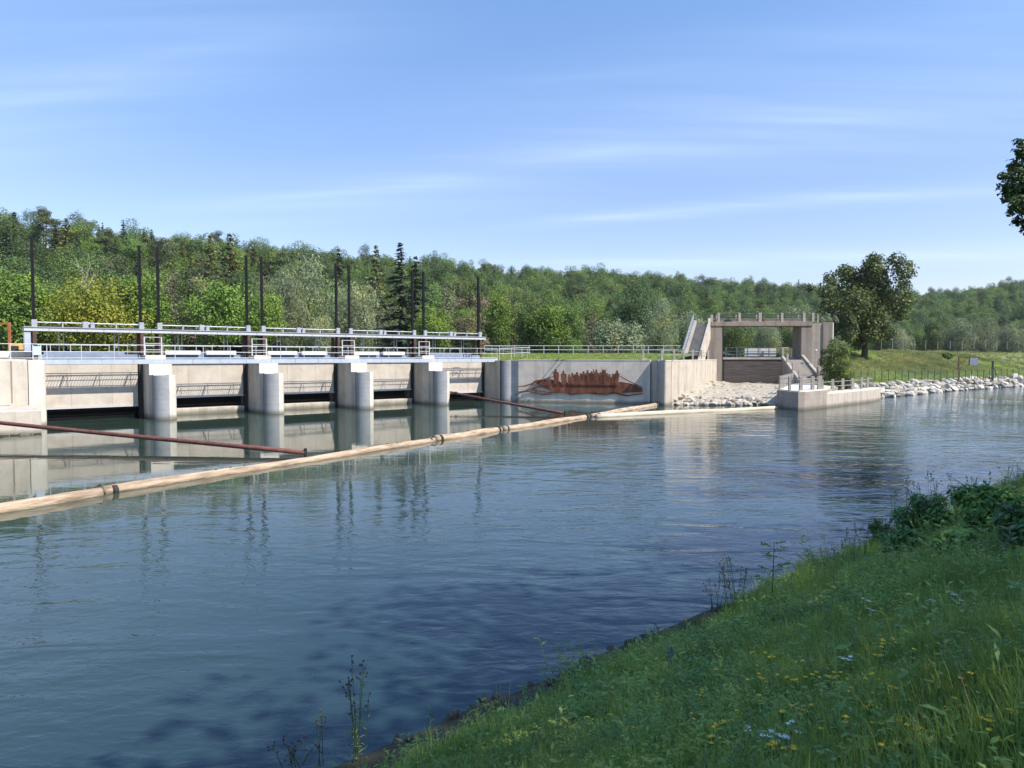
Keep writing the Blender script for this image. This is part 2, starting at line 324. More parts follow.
# ------------------------------------------------------------------ terrain
BAZ = math.radians(41.5); BANK = 8.15
def bank_d(X, Y): return -X * math.sin(BAZ) + Y * math.cos(BAZ)
def hashn(X, Y, s):                      # cheap smooth value noise
    X = np.asarray(X, float) / s; Y = np.asarray(Y, float) / s
    i = np.floor(X); j = np.floor(Y); fx = X - i; fy = Y - j; fx = fx * fx * (3 - 2 * fx); fy = fy * fy * (3 - 2 * fy)
    def h(a, b):
        q = np.sin(a * 127.1 + b * 311.7) * 43758.5453; return q - np.floor(q)
    return (h(i, j) * (1 - fx) + h(i + 1, j) * fx) * (1 - fy) + (h(i, j + 1) * (1 - fx) + h(i + 1, j + 1) * fx) * fy
PXS = [-500, -250, 0, 60, 150, 230, 300, 400, 480, 600, 700, 800, 900, 960, 1024, 1400, 1800]
SKY = [205, 205, 207, 211, 222, 229, 241, 252, 260, 266, 277, 283, 287, 286, 279, 272, 270]
RID = [200, 215, 240, 250, 270, 300, 330, 365, 400, 460, 520, 590, 630, 640, 650, 690, 700]
TOE = [95, 100, 112, 118, 130, 140, 150, 162, 172, 195, 230, 285, 315, 320, 325, 345, 350]
def hillpar(px):
    sk = np.interp(px, PXS, SKY); r = np.interp(px, PXS, RID); t = np.interp(px, PXS, TOE)
    top = EYE + (HORIZON - sk) * r / F_PX - 19.0
    return t, r, top
def far_edge(X):
    return np.where(X < -10, 98 + (X + 10) * 0.827, np.where(X < 45, 100, 112 + (X - 55) * 0.8 + 8))
def ground(X, Y):
    X = np.asarray(X, float); Y = np.asarray(Y, float)
    d = bank_d(X, Y)
    u = np.clip(d / BANK, 0, 1)
    bump = (hashn(X, Y, 1.7) - 0.5) * 0.28 + (hashn(X + 9, Y, 0.6) - 0.5) * 0.10
    zb = np.interp(d, [0, 2, 4.5, 6.6, 7.3, 8.0, 8.7], [3.62, 2.75, 1.5, 0.52, 0.26, 0.02, -0.55]) + bump * np.interp(u, [0, .7, .85, 1], [1.2, .9, .35, .3])
    zb = np.where(d > BANK, np.maximum(-2.0, -0.55 - (d - BANK) * 0.5), zb)
    fe = far_edge(X); q = np.clip((Y - fe) / 4, 0, 1)
    zf = -2 + q * 5.0
    a = X / np.maximum(Y, 1.0); px = 512 + F_PX * a
    t, r, top = hillpar(px)
    s = np.clip((Y - t) / (r - t), 0, 1); s = s * s * (3 - 2 * s) * 0.55 + s * 0.45
    zh = 3.0 + s * (top - 3.0) + (hashn(X, Y, 35) - 0.5) * 8 * s
    zf = np.where(q >= 1, np.maximum(zf, np.where(Y > t, zh, 3.0)), zf)
    return np.where((d > BANK) & (Y > 20), np.where(q > 0, zf, zb), zb)
def axis(segs):
    out = []
    for a, b, s in segs: out += list(np.arange(a, b, s))
    return np.array(out + [segs[-1][1]])
gx = axis([(-4000, -900, 620), (-900, -200, 35), (-200, -16, 4), (-16, -6, 1), (-6, 30, 0.25), (30, 50, 1), (50, 260, 5), (260, 900, 32), (900, 4000, 620)])
gy = axis([(-900, -60, 120), (-60, -4, 4), (-4, 38, 0.25), (38, 60, 1.5), (60, 140, 3), (140, 760, 12), (760, 4000, 540)])
GX, GY = np.meshgrid(gx, gy); GZ = ground(GX, GY)
nx, ny = len(gx), len(gy)
me = bpy.data.meshes.new('ground'); me.vertices.add(nx * ny)
me.vertices.foreach_set('co', np.stack([GX, GY, GZ], -1).astype(np.float32).ravel())
ii, jj = np.meshgrid(np.arange(nx - 1), np.arange(ny - 1)); b0 = (jj * nx + ii).ravel()
qd = np.stack([b0, b0 + 1, b0 + nx + 1, b0 + nx], -1).astype(np.int32)
me.loops.add(qd.size); me.loops.foreach_set('vertex_index', qd.ravel()); me.polygons.add(len(qd))
me.polygons.foreach_set('loop_start', np.arange(0, qd.size, 4, dtype=np.int32)); me.polygons.foreach_set('loop_total', np.full(len(qd), 4, np.int32))
me.update(calc_edges=True)
me.materials.append(M['soil']); me.materials.append(M['land'])
cyv = (GY[:-1, :-1]).ravel(); me.polygons.foreach_set('material_index', (cyv > 45).astype(np.int32))
g_o = link('ground', me, None, smooth=True); tag(g_o, kind='structure')

# water ------------------------------------------------------------
BOOM = [(-22.5, 13.6), (-19.2, 19.8), (-15.54, 26.6), (-9.4, 36.4), (-4.75, 43.6), (-0.71, 50.1), (6.76, 61.0), (15.7, 76.2)]
wm_ = bpy.data.materials.new('river_water'); N, L = nt(wm_); b = N['Principled BSDF']
b.inputs['Roughness'].default_value = 0.02; b.inputs['IOR'].default_value = 1.333; b.inputs['Specular IOR Level'].default_value = 0.5
tc = N.new('ShaderNodeTexCoord'); sep = N.new('ShaderNodeSeparateXYZ'); L.new(tc.outputs['Object'], sep.inputs[0])
# signed distance from the boom line decides how calm the surface is
th = math.atan2(76.2 - 26.6, 15.7 + 15.54)
d1 = wm('MULTIPLY', wm('ADD', sep.outputs['X'], 15.54), math.sin(th)); d2 = wm('MULTIPLY', wm('SUBTRACT', sep.outputs['Y'], 26.6), math.cos(th))
dist = wm('SUBTRACT', d1, d2)
mr = N.new('ShaderNodeMapRange'); mr.interpolation_type = 'SMOOTHSTEP'; mr.inputs[1].default_value = -1.0; mr.inputs[2].default_value = 21.0; mr.inputs[3].default_value = 0.06; mr.inputs[4].default_value = 1.0; L.new(dist, mr.inputs[0])
def wave(rot, sc, scale, detail, dis=0.6):
    mp = N.new('ShaderNodeMapping'); mp.inputs['Rotation'].default_value = (0, 0, rot); mp.inputs['Scale'].default_value = sc; L.new(tc.outputs['Object'], mp.inputs[0])
    n = N.new('ShaderNodeTexNoise'); n.inputs['Scale'].default_value = scale; n.inputs['Detail'].default_value = detail; n.inputs['Roughness'].default_value = 0.5; n.inputs['Distortion'].default_value = dis
    L.new(mp.outputs[0], n.inputs['Vector']); return n.outputs['Fac']
w1 = wave(math.radians(-30), (0.6, 1.3, 1), 2.1, 3); w2 = wave(math.radians(12), (0.5, 1.2, 1), 0.45, 2, 1.2); w3 = wave(math.radians(-55), (0.8, 1.4, 1), 4.2, 2)
patch = wave(0.4, (1, 1, 1), 0.07, 3, 0.8)
pr = N.new('ShaderNodeMapRange'); pr.inputs[1].default_value = 0.35; pr.inputs[2].default_value = 0.65; pr.inputs[3].default_value = 0.45; pr.inputs[4].default_value = 1.25; L.new(patch, pr.inputs[0])
amp = wm('MULTIPLY', mr.outputs[0], pr.outputs[0])
hgt = wm('ADD', wm('ADD', wm('MULTIPLY', w1, 0.021), wm('MULTIPLY', w2, 0.075)), wm('MULTIPLY', w3, 0.009))
hgt = wm('MULTIPLY', hgt, amp)
bp = N.new('ShaderNodeBump'); bp.inputs['Strength'].default_value = 1.0; bp.inputs['Distance'].default_value = 1.0; L.new(hgt, bp.inputs['Height']); L.new(bp.outputs[0], b.inputs['Normal'])
rc = ramp(N, [(0.35, (0.028, 0.046, 0.034)), (0.7, (0.038, 0.058, 0.042))]); L.new(patch, rc.inputs[0])
rs = ramp(N, [(0.35, (0.015, 0.036, 0.048)), (0.7, (0.022, 0.046, 0.056))]); L.new(patch, rs.inputs[0])
mt = N.new('ShaderNodeMapRange'); mt.interpolation_type = 'SMOOTHSTEP'; mt.inputs[1].default_value = 0; mt.inputs[2].default_value = 24; L.new(dist, mt.inputs[0])
ms = N.new('ShaderNodeMixRGB'); L.new(mt.outputs[0], ms.inputs[0]); L.new(rc.outputs[0], ms.inputs[1]); L.new(rs.outputs[0], ms.inputs[2]); L.new(ms.outputs[0], b.inputs['Base Color'])
wme = raw_mesh('river_water', [(-260, -30, 0), (330, -30, 0), (330, 300, 0), (-260, 300, 0)], [(0, 1, 2, 3)])
w_o = link('river_water', wme, wm_); tag(w_o, kind='structure')

# ------------------------------------------------------------------ the weir
def seg_pts(cx, cy, r, a0, a1, n): return [(cx + r * math.cos(math.radians(a0 + (a1 - a0) * k / n)), cy + r * math.sin(math.radians(a0 + (a1 - a0) * k / n))) for k in range(n + 1)]
R = 0.91
def gate_pier(i, label):
    t = thing('gate_pier', label, 'pier', W(i * BAY, 0), WAZ, 'concrete gate piers of the weir')
    b_ = MB().box(-R, R, R + 0.02, 1.98, -2, 3.7).box(-R, R, 3.32, 14, -2, 4.6)
    b_.build('pier_body', M['pier'], t, bevel=0.02)
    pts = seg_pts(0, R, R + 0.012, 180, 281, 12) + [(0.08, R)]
    MB().prism(pts + [(-0.2, R)], -2, 3.66).build('grey_nose_face', M['plate'], t)  # left side of the nose, greyer than the right
    pts = seg_pts(0, R, R, 281.5, 360, 10) + [(0.1, R)]
    MB().prism(pts, -2, 3.7).build('nose', M['cap'], t)
    MB().box(-R - 0.006, -R + 0.1, R + 0.01, R + 0.1, -2, 3.72).build('joint_strip', M['iron'], t)
    MB().box(-R + 0.01, R - 0.01, 1.98, 3.32, -1.5, 4.6, 0.02).build('pier_cap', M['cap'], t)
    MB().box(-0.85, 0.75, 3.34, 4.7, 4.59, 5.36, 0.03).build('top_pad', M['cap'], t)
PIERL = ['concrete gate pier nearest the left abutment, first of the row',
         'second concrete gate pier from the left abutment, below the bright twin racks',
         'third concrete gate pier from the left, one before the red pipe',
         'concrete gate pier with the end of the short red pipe at its side']
for i in range(4): gate_pier(i, PIERL[i])

GATEL = ['leftmost wide gate wall, with broad railing shadow, between left abutment and first pier',
         'gate wall over dark slot between first and second piers from the left',
         'gate wall over dark slot between second and third piers from the left',
         'gate wall over dark slot between third pier and the pier with the red pipe',
         'rightmost gate wall, behind the red pipe, beside the river wall']
def weir_gate(i):
    wide = i in (0, 4); y0 = 4.1 if wide else 5.05; zb = 1.1 if wide else 1.62
    t = thing('weir_gate', GATEL[i], 'weir gate', W((i - 0.5) * BAY, y0), WAZ, 'gates between the piers')
    hw = BAY / 2 - R
    MB().box(-hw + 0.03, hw - 0.42, 0, 0.4, zb, 4.97).build('breast_wall', M['gatewall'], t, bevel=0.015)
    MB().box(-hw + 0.03, hw - 0.42, -0.16, 0.38, zb - 0.12, zb - 0.004).build('bottom_flange', M['palesteel'], t)
    MB().box(-hw - 0.2, hw + 0.2, 2.0, 2.3, -2, zb + 1.5).box(-hw, hw, 0.45, 2.0, zb + 0.2, zb + 0.4).build('painted_recess_shade', M['black'], t)  # black backing and ceiling put the opening's shade into the colour
    MB().box(hw - 0.36, hw - 0.12, -0.1, 0.3, -2, 4.98).build('guide_rail', M['iron'], t)
    MB().box(-hw, hw, 0.9 if wide else -.5, 3.4, 5.02, 5.4 if wide else 5.1).box(-hw, hw, 0.95, 3.35, 5.105, 5.42).box(-hw + 0.4, hw - 1.2, 1.0, 1.06, 5.4, 5.62).build('top_platform', M['bluegrey'], t)
    for x in (-hw + 2.1, hw - 2.4): MB().box(x, x + .018, -.004, .02, zb + .05, 4.95).build('panel_joint', M['oldconc'], t)
    for z in (0.35, 0.75): MB().box(-hw, hw - 0.45, 0.6, 0.72, z, z + 0.09).build('cross_beam', M['iron'], t)
    if not wide:
        MB().box(-hw + 0.02, hw - 0.45, -0.35, 1.2, -2, 0.56, 0.04).build('sill', M['pier'], t)
        for a, c in ((-hw + 0.3, -0.4), (0.1, hw - 0.9)): MB().box(a, c, 0.4, 0.85, 5.42, 5.78, 0.02).build('cable_tray', M['whitebox'], t)
    else:
        MB().box(-hw + 0.02, hw - 0.45, 1.4, 1.9, -2, 0.18).build('sill', M['pier'], t)
for i in range(5): weir_gate(i)

HOISTL = ['gate hoist bridge over the leftmost bay, with single rack at its left end',
          'gate hoist bridge between the first and second pairs of black racks',
          'gate hoist bridge in the middle of the weir, third of five',
          'gate hoist bridge second from the right end of the weir',
          'gate hoist bridge at the right end, with single rack beside the lawn']
def gate_hoist(i):
    t = thing('gate_hoist', HOISTL[i], 'hoist', W((i - 0.5) * BAY, 5.4, 4.6), WAZ, 'hoist bridges over the gates')
    e = BAY / 2 - 0.73
    MB().box(-e - 0.71, e + 0.71, -0.42, -0.12, 2.70, 2.98).box(-e - 0.71, e + 0.71, 0.9, 1.2, 2.70, 2.98).build('girder', M['palesteel'], t, bevel=0.01)
    MB().box(-e - 0.715, e + 0.715, -0.5, 1.28, 2.99, 3.05).build('top_plate', M['galv'], t)
    MB().tube([(-e, -0.1, 3.42), (e, -0.1, 3.42)], 0.045).build('drive_shaft', M['palesteel'], t)
    for q in (-e * 0.5, e * 0.5): MB().box(q - 0.05, q + 0.05, -0.2, 0.0, 3.05, 3.5).build('shaft_bearing', M['galv'], t)
    mo = MB().box(-0.55, -0.12, -0.3, 0.15, 3.05, 3.55, 0.04).box(0.02, 0.34, -0.28, 0.1, 3.05, 3.5, 0.04).tube([(-0.5, 0.3, 3.35), (0.25, 0.3, 3.35)], 0.17, 12).build('motor', M['galv'], t)
    MB().tube([(-e, 0.5, 3.1), (-e * .4, 0.5, 3.16), (e * .5, .5, 3.12), (e, .5, 3.2)], 0.035, 6).build('conduit', M['iron'], t)
    for q in (-e * .75, -e * .25, e * .25, e * .75): MB().box(q - .04, q + .04, -.425, -.40, 2.7, 2.98).build('stiffener', M['galv'], t)
    for q in (-2.1, 2.0): MB().box(q - .03, q + .03, .98, 1.04, .4, 2.69).box(q + .3, q + .36, .98, 1.04, .4, 2.69).build('rear_post', M['palesteel'], t)
    for sg in (-1, 1):
        MB().box(sg * e - 0.2, sg * e + 0.2, -0.32, -0.06, 3.05, 3.62, 0.03).build('gearbox', M['galv'], t)
        c = MB().box(sg * e - 0.13, sg * e + 0.13, -0.40, -0.14, 0, 2.655).box(sg * e - 0.13, sg * e + 0.13, 0.92, 1.18, 0, 2.655).bar((sg * e, -0.27, 0.9), (sg * e, 1.05, 0.9), 0.1).build('column', M['brownsteel'], t)
        r_ = MB()
        for q in (-0.06, 0.06): r_.box(sg * e + q - 0.05, sg * e + q + 0.05, 0.05, 0.25, -1.0, 10.35)
        for k in range(22): r_.box(sg * e - 0.05, sg * e + 0.05, 0.09, 0.18, 0.3 + k * 0.46, 0.55 + k * 0.46)
        r_.build('lifting_rack', M['darksteel'], t)
for i in range(5): gate_hoist(i)

t = thing('service_walkway', 'grey steel walkway running along the weir across all the pier tops', 'walkway', W(-9, 2.1, 4.62), WAZ)
gb = MB()
for k in range(228): gb.box(k * .2, k * .2 + .02, 0.0, 1.0, 0.31, 0.36)
gb.box(0, 45.6, .95, 1.0, .25, .305); gb.box(0, 45.6, .01, .4, -.03, -.005); gb.build('deck_grating', M['galv'], t)  # last box: solid strip added below the grating to strengthen the walkway's shadow
fb = MB()
x = 0.0
while x < 45.4:
    w_ = min(2.32, 45.6 - x); fb.box(x + 0.012, x + w_ - 0.012, -0.07, -0.005, 0.0, 0.385); x += 2.32
fb.build('fascia', M['fascia'], t)
for k in range(20): MB().box(0.3 + k * 2.32, 0.38 + k * 2.32, 0.0, 0.95, 0.22, 0.295).build('cross_bearer', M['galv'], t)

def railing(name, label, pts, posts, h, rails, m, r=0.026, pr=0.03, group=None, mp=None, square=False, cat='railing'):
    """pts: ground line; posts: parameters along it in metres"""
    t = thing(name, label, cat, pts[0], 0, group)
    P = [Vector(p) - Vector(pts[0]) for p in pts]; ln = [0]
    for a, b_ in zip(P, P[1:]): ln.append(ln[-1] + (b_ - a).length)
    def pos(s):
        s = max(0, min(ln[-1], s))
        for k in range(len(P) - 1):
            if s <= ln[k + 1] or k == len(P) - 2: return P[k].lerp(P[k + 1], (s - ln[k]) / max(1e-6, ln[k + 1] - ln[k]))
    for s in posts:
        p = pos(s)
        if square: MB().box(p.x - pr, p.x + pr, p.y - pr, p.y + pr, p.z - 0.05, p.z + h + 0.02, 0.01).build('post', mp or m, t)
        else: MB().tube([p + Vector((0, 0, -0.05)), p + Vector((0, 0, h))], pr, 6).build('post', mp or m, t)
    for z in rails: MB().tube([p + Vector((0, 0, z)) for p in P], r, 6).build('rail', m, t)
    return t, ln[-1]
lp = []
for k in range(-1, 20):
    lp.append(2.6 + k * 2.32 + 0.0)
railing('walkway_railing', 'pale two rail steel railing along the river edge of the weir walkway', [W(-13, 2.14, 5.0), W(36.7, 2.14, 5.0)], [0.1] + lp + [4.4, 49.6], 1.2, (1.2, 0.62, 0.12), M['palesteel'], 0.026, 0.03)
railing('rear_railing', 'far pale steel railing behind the hoists on the downstream edge', [W(-8.5, 9.6, 5.0), W(36.5, 9.6, 5.0)], [k * 1.5 for k in range(31)], 1.25, (1.25, 0.66), M['palesteel'], 0.03, 0.035)
FRL = ['white access gate frame on top of the first pier', 'white access gate frame on top of the second pier', 'white access gate frame on top of the third pier', 'white access gate frame on top of the fourth pier, by the bent pipe']
for i in range(4):
    t = thing('access_gate', FRL[i], 'gate frame', W(i * BAY, 4.2, 5.36), WAZ, 'white access gate frames')
    for x in (-0.75, 0.62): MB().box(x - 0.045, x + 0.045, -0.04, 0.04, 0, 1.6).build('post', M['palesteel'], t)
    for z in (1.54, 1.0, 0.45): MB().box(-0.69, 0.56, -0.03, 0.03, z, z + 0.05).build('bar', M['palesteel'], t)
t = thing('tool_cage', 'small wire tool cage on the walkway edge near the red pipe', 'cage', W(32.2, 2.3, 5.0), WAZ)
cb = MB()
for x in (0, 0.8):
    for y in (0, 0.5): cb.box(x, x + 0.05, y, y + 0.05, 0, 0.55)
cb.bar((0, 0.02, 0.5), (0.85, 0.02, 0.5), 0.04).bar((0, 0.5, 0.5), (0.85, 0.5, 0.5), 0.04).bar((0, 0.02, 0.1), (0.8, 0.02, 0.5), 0.04)
cb.build('cage_frame', M['iron'], t)

# left abutment -----------------------------------------------------
t = thing('weir_abutment', 'massive pale concrete abutment with low ledge at the left end of the weir', 'abutment', W(-BAY, 0), WAZ)
MB().box(-14, -0.22, 0.1, 13, -2, 4.93).build('body', M['pier'], t, bevel=0.03)
MB().prism([(-0.21, -0.02), (0.55, -0.02)] + seg_pts(0.5, 0.40, 0.41, -80, 0, 6) + [(0.91, 13), (-0.21, 13)], -2, 4.97).build('nose', M['cap'], t)
MB().box(-14, -0.1, -6.2, 0.08, -2, 1.62, 0.05).build('ledge', M['pier'], t)
MB().box(-3.6, -1.35, 0.03, 0.095, 1.65, 4.1).build('infill_panel', M['gatewall'], t, bevel=0.01)
MB().box(-1.28, -1.2, 0.07, 0.12, 1.8, 4.9).box(-2.2, -2.16, 0.015, 0.05, 1.8, 4.0).build('groove', M['oldconc'], t)
MB().tube([(-2.25, 0.06, 3.15), (-2.25, -0.03, 3.15)], 0.16, 14).build('drain_mouth', M['iron'], t)
MB().box(-14, -0.3, 0.3, 12, 4.935, 5.02).build('top_slab', M['cap'], t)
db = MB()
for k in range(34):
    x = random.uniform(-10, -0.3); db.bar((x, -6.25 - random.uniform(0, .35), 0.02), (x + random.uniform(-.5, .5), -6.25 - random.uniform(0, .4), random.uniform(0.02, 0.14)), 0.06)
tag(db.build('driftwood', M['bark']), 'thin line of dark driftwood along the foot of the left ledge', 'driftwood').location = W(-BAY, 0); bpy.data.objects['driftwood'].rotation_euler = (0, 0, WAZ)

t = thing('steel_gantry', 'rusty orange steel gantry post and beam behind the left abutment', 'gantry', at(10, 356, 63), 0)
MB().box(-0.09, 0.09, -0.09, 0.09, -0.4, 3.0).box(-4.2, -4.02, -0.09, 0.09, -0.4, 3.0).build('post', M['orange'], t)
MB().box(-4.0, -0.095, -0.08, 0.08, 2.8, 2.96).build('beam', M['orange'], t)
t = thing('machine_box', 'ochre machine box standing on the left abutment beside the orange gantry', 'machine', at(17, 357, 61), WAZ)
MB().box(-0.6, 0.6, -0.4, 0.4, 0, 1.15, 0.05).build('housing', M['yellowbox'], t)
MB().box(-0.45, 0.1, -0.43, -0.402, 0.5, 0.95).build('vent_panel', M['iron'], t)
t = thing('switch_cabinet', 'grey electric cabinet under the left end of the hoist bridge', 'cabinet', at(28.5, 357, 60), WAZ)
MB().box(-0.32, 0.32, -0.25, 0.25, 0, 2.1, 0.03).build('cabinet_body', M['galv'], t)
MB().box(-0.27, 0.27, -0.27, -0.252, 0.2, 2.0).build('door', M['fascia'], t)
for k, (px, w_, h_, mm, lab) in enumerate(((4, 1.3, 0.5, 'palequay', 'long pale concrete block left of the ochre machine'), (24, 0.9, 0.45, 'gatewall', 'short sandy concrete block right of the ochre machine'))):
    q = MB().box(-w_, w_, -0.3, 0.3, 0, h_, 0.05).build('loose_block', M[mm]); q.location = at(px, 357.3, 58.5); q.rotation_euler = (0, 0, WAZ); tag(q, lab, 'block')
t = thing('info_panel', 'pale blue panel fixed in the railing corner on the left abutment', 'panel', W(-8.7, 2.05, 5.02), WAZ)
MB().box(-0.3, 0.25, 0, 0.03, 0.35, 1.0).build('board', mat('pale_blue_board', (0.45, 0.60, 0.78), 0.5, 0.08, 2), t)
MB().box(-0.32, -0.26, 0.03, 0.08, 0, 1.1).box(0.2, 0.26, 0.03, 0.08, 0, 1.1).build('post', M['palesteel'], t)

# red pipes and log boom ---------------------------------------------
def pipe(label, a, b_, r):
    t = thing('boom_pipe', label, 'pipe', a, 0)
    A, B = Vector(a), Vector(b_); D_ = B - A
    MB().tube([(0, 0, 0)] + [D_ * k / 6 + Vector((0, 0, -0.05 * math.sin(PI * k / 6))) for k in range(1, 6)] + [D_], r, 10).build('tube', M['redpipe'], t, smooth=True)
    MB().tube([D_ + Vector((0, 0, -0.7)), D_ + Vector((0, 0, 0.22))], r * 0.7, 8).build('end_pin', M['iron'], t)
    n = D_.normalized(); MB().tube([n * 1.0 + Vector((0, 0, 0)), n * 1.2], r * 1.5, 10).build('flange', M['iron'], t)
pipe('long rusty red steel pipe sloping from the left edge into the water', (-39.5, 46.8, 1.40), (-10.77, 36.6, 0.22), 0.125)
pipe('short rusty red steel pipe sloping from the fourth pier to the log boom', W(3 * BAY + 0.95, 0.5, 1.35), (4.67, 62.0, 0.22), 0.12)
LOGL = ['thick floating log at the left edge, first of the log boom', 'long slim floating log crossing in front of the first three piers', 'floating log of the boom in front of the fourth pier', 'floating log beside the end of the short red pipe', 'floating log reaching up to the shaded corner of the lock wall', 'pale floating log in front of the boulders, ending at the quay']
LOGS = [((-22.4, 13.8), (-15.62, 26.45), .25, 'log'), ((-15.5, 26.68), (-4.85, 43.45), .20, 'log'), ((-4.7, 43.75), (-0.8, 49.95), .25, 'log'), ((-0.6, 50.25), (6.6, 60.75), .225, 'log'), ((6.9, 61.2), (15.6, 75.7), .25, 'log'), ((7.25, 60.9), (26.5, 70.6), .24, 'logpale')]
for k, (a, b_, r, mm) in enumerate(LOGS):
    A, B = Vector((*a, 0)), Vector((*b_, 0)); ln = (B - A).length; ang = math.atan2(B.y - A.y, B.x - A.x)
    t = thing('boom_log', LOGL[k], 'log', (A.x, A.y, 0.05), ang, 'floating logs of the boom')
    n = max(8, int(ln / 1.2)); P = []; rs = []
    for j in range(n + 1):
        f_ = j / n; P.append((f_ * ln, 0.10 * math.sin(f_ * 5 + k) + random.uniform(-.02, .02), 0.03 * math.sin(f_ * 9 + k))); rs.append(r * (1.06 - 0.14 * f_ + random.uniform(-.03, .03)))
    MB().tube(P, rs, 14).build('log_body', M[mm], t, smooth=True)
    MB().tube([(0.25, 0, 0), (0.42, 0, 0)], r * 1.12, 14).build('iron_band', M['iron'], t)
    MB().tube([(ln - .42, 0, 0), (ln - .28, 0, 0)], r * 1.0, 14).tube([(ln - .3, 0, r * .6), (ln + .1, 0.02, r * 1.2)], 0.05).build('end_band', M['iron'], t)
    if k < 5:
        s_ = MB()
        for q in range(5): 
            x = random.uniform(1, ln - 1); s_.tube([(x, r * .3, r * .7), (x + .05, r * .5, r * 1.05)], 0.05, 6)
        s_.build('branch_stub', M['bark'], t)
# ------------------------------------------------------------------ river wall, lock, quay
def strip_wall(mb, line, thick, z0, z1, side=1):
    """wall with its face along line (left to right) and its thickness on the far side"""
    n = len(line); off = []
    for k in range(n):
        a = Vector(line[max(0, k - 1)]); b_ = Vector(line[min(n - 1, k + 1)]); d = (b_ - a).normalized()
        off.append((line[k][0] - d.y * thick * side, line[k][1] + d.x * thick * side))
    mb.prism(list(line) + off[::-1], z0, z1)
A0 = W(4 * BAY - R, 12)[:2]; A1 = W(4 * BAY - R, R)[:2]
arc = [W(4 * BAY + R * math.cos(math.radians(a)), R + R * math.sin(math.radians(a)))[:2] for a in np.linspace(180, 262, 9)]
BW0 = Vector((0.75, 81.6)); BW1 = Vector((15.25, 77.75))
t = thing('river_wall', 'grey concrete river wall carrying the rusty boat picture', 'wall', (0, 0, 0))
MB().prism([A1, tuple(BW0 + Vector((1.2, 1.6))), tuple(BW0 + Vector((3.4, 9))), A0], -2, 4.8).build('end_pier', M['pier'], t)
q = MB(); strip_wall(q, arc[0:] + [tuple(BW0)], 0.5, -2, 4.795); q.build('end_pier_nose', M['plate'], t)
q = MB(); q.box(-0.06, 0.06, -0.06, 0.06, -2, 4.81); jo = q.build('joint_strip', M['iron'], t); jo.location = (A1[0] - 0.02, A1[1] - 0.02, 0); jo.rotation_euler = (0, 0, WAZ)
q = MB(); strip_wall(q, [tuple(BW0), tuple(BW1)], 1.0, -2, 4.8); q.build('wall_face', M['riverwall'], t)
bd = (BW1 - BW0).normalized()
for k in range(1, 5):
    p = BW0.lerp(BW1, k / 5.0); c_ = MB().box(-0.012, 0.012, -0.004, 0.02, 0.3, 4.75).build('joint_groove', M['oldconc'], t); c_.location = (p.x, p.y, 0); c_.rotation_euler = (0, 0, math.atan2(bd.y, bd.x))
q = MB(); strip_wall(q, [tuple(BW0 + Vector((0.02, -0.03))), tuple(BW1 + Vector((0, -0.03)))], 1.1, 4.803, 4.9); q.build('coping', M['riverwall'], t)
LKC = Vector((16.35, 75.1)); LKE = Vector((27.1, 94.2))
ld = (LKE - LKC).normalized()
corner = [tuple(Vector((15.35, 77.9)).lerp(Vector((16.05, 75.75)), f)) for f in (0, .5, 1)] + [(16.1, 75.55), (16.17, 75.32), (16.3, 75.2), (16.45, 75.22)] + [tuple(LKC + ld * s + Vector((0.28, -0.1))) for s in (0.8, 10, 21.6)]
t = thing('lock_wall', 'bright streaked concrete wall of the old lock with rounded corner', 'wall', (0, 0, 0))
q = MB(); strip_wall(q, corner, 1.1, -2, 4.78); q.build('wall_body', M['lockwall'], t)
q = MB(); strip_wall(q, [(c_[0] + 0.03, c_[1] - 0.03) for c_ in corner], 1.2, 4.784, 4.87); q.build('coping', M['cap'], t)
q = MB().tube([(15.75, 76.6, 4.7), (15.62, 76.35, 2.4), (15.3, 76.2, 0.1)], 0.025, 6); tag(q.build('mooring_cable', M['palesteel']), 'thin pale cable hanging down the shaded lock corner to the log', 'cable')

# terrace lawn
tx, ty = np.meshgrid(np.arange(-8, 30, 0.5), np.arange(74, 112, 0.5))
def terr_z(X, Y):
    dv = (X - BW0.x) * -bd.y * 1.0 + (Y - BW0.y) * bd.x
    return 4.72 + np.clip((dv - 1.2) / 10, 0, 1) * 0.78 + (hashn(X, Y, 2.0) - 0.5) * 0.1
def in_terr(X, Y):
    a = (X - BW0.x) * -bd.y + (Y - BW0.y) * bd.x > 0.5
    c_ = (X - LKC.x) * -ld.y + (Y - LKC.y) * ld.x > 0.6
    w = (X - WO[0]) * math.cos(WAZ) + (Y - WO[1]) * math.sin(WAZ) > 36.6
    return a & c_ & w
tz = terr_z(tx, ty); V = []; Fs = []; idx = {}
for j in range(tx.shape[0] - 1):
    for i in range(tx.shape[1] - 1):
        if in_terr(tx[j, i] + .25, ty[j, i] + .25):
            f_ = []
            for a, b_ in ((0, 0), (0, 1), (1, 1), (1, 0)):
                k_ = (j + a, i + b_)
                if k_ not in idx: idx[k_] = len(V); V.append((tx[k_], ty[k_], tz[k_]))
                f_.append(idx[k_])
            Fs.append(f_)
tag(link('terrace_lawn', raw_mesh('terrace_lawn', V, Fs), M['lawn'], smooth=True), kind='structure')
railing('terrace_railing', 'long pale two rail railing on the lawn behind the boat picture', [(-3.6, 92.2, 5.42), (8, 93, 5.42), (22.0, 91.6, 5.42)], [k * 1.95 for k in range(14)], 1.25, (1.25, 0.72), M['palesteel'], 0.04, 0.045)
railing('walkway_end_railing', 'short pale railing where the weir walkway meets the lawn', [W(36.9, 2.1, 4.85), (2.2, 86.8, 5.0), (-3.4, 92.2, 5.3)], [0, 1.9, 3.6, 5.4, 7.6, 9.6, 11.6], 1.35, (1.35, 0.75), M['palesteel'], 0.035, 0.04)
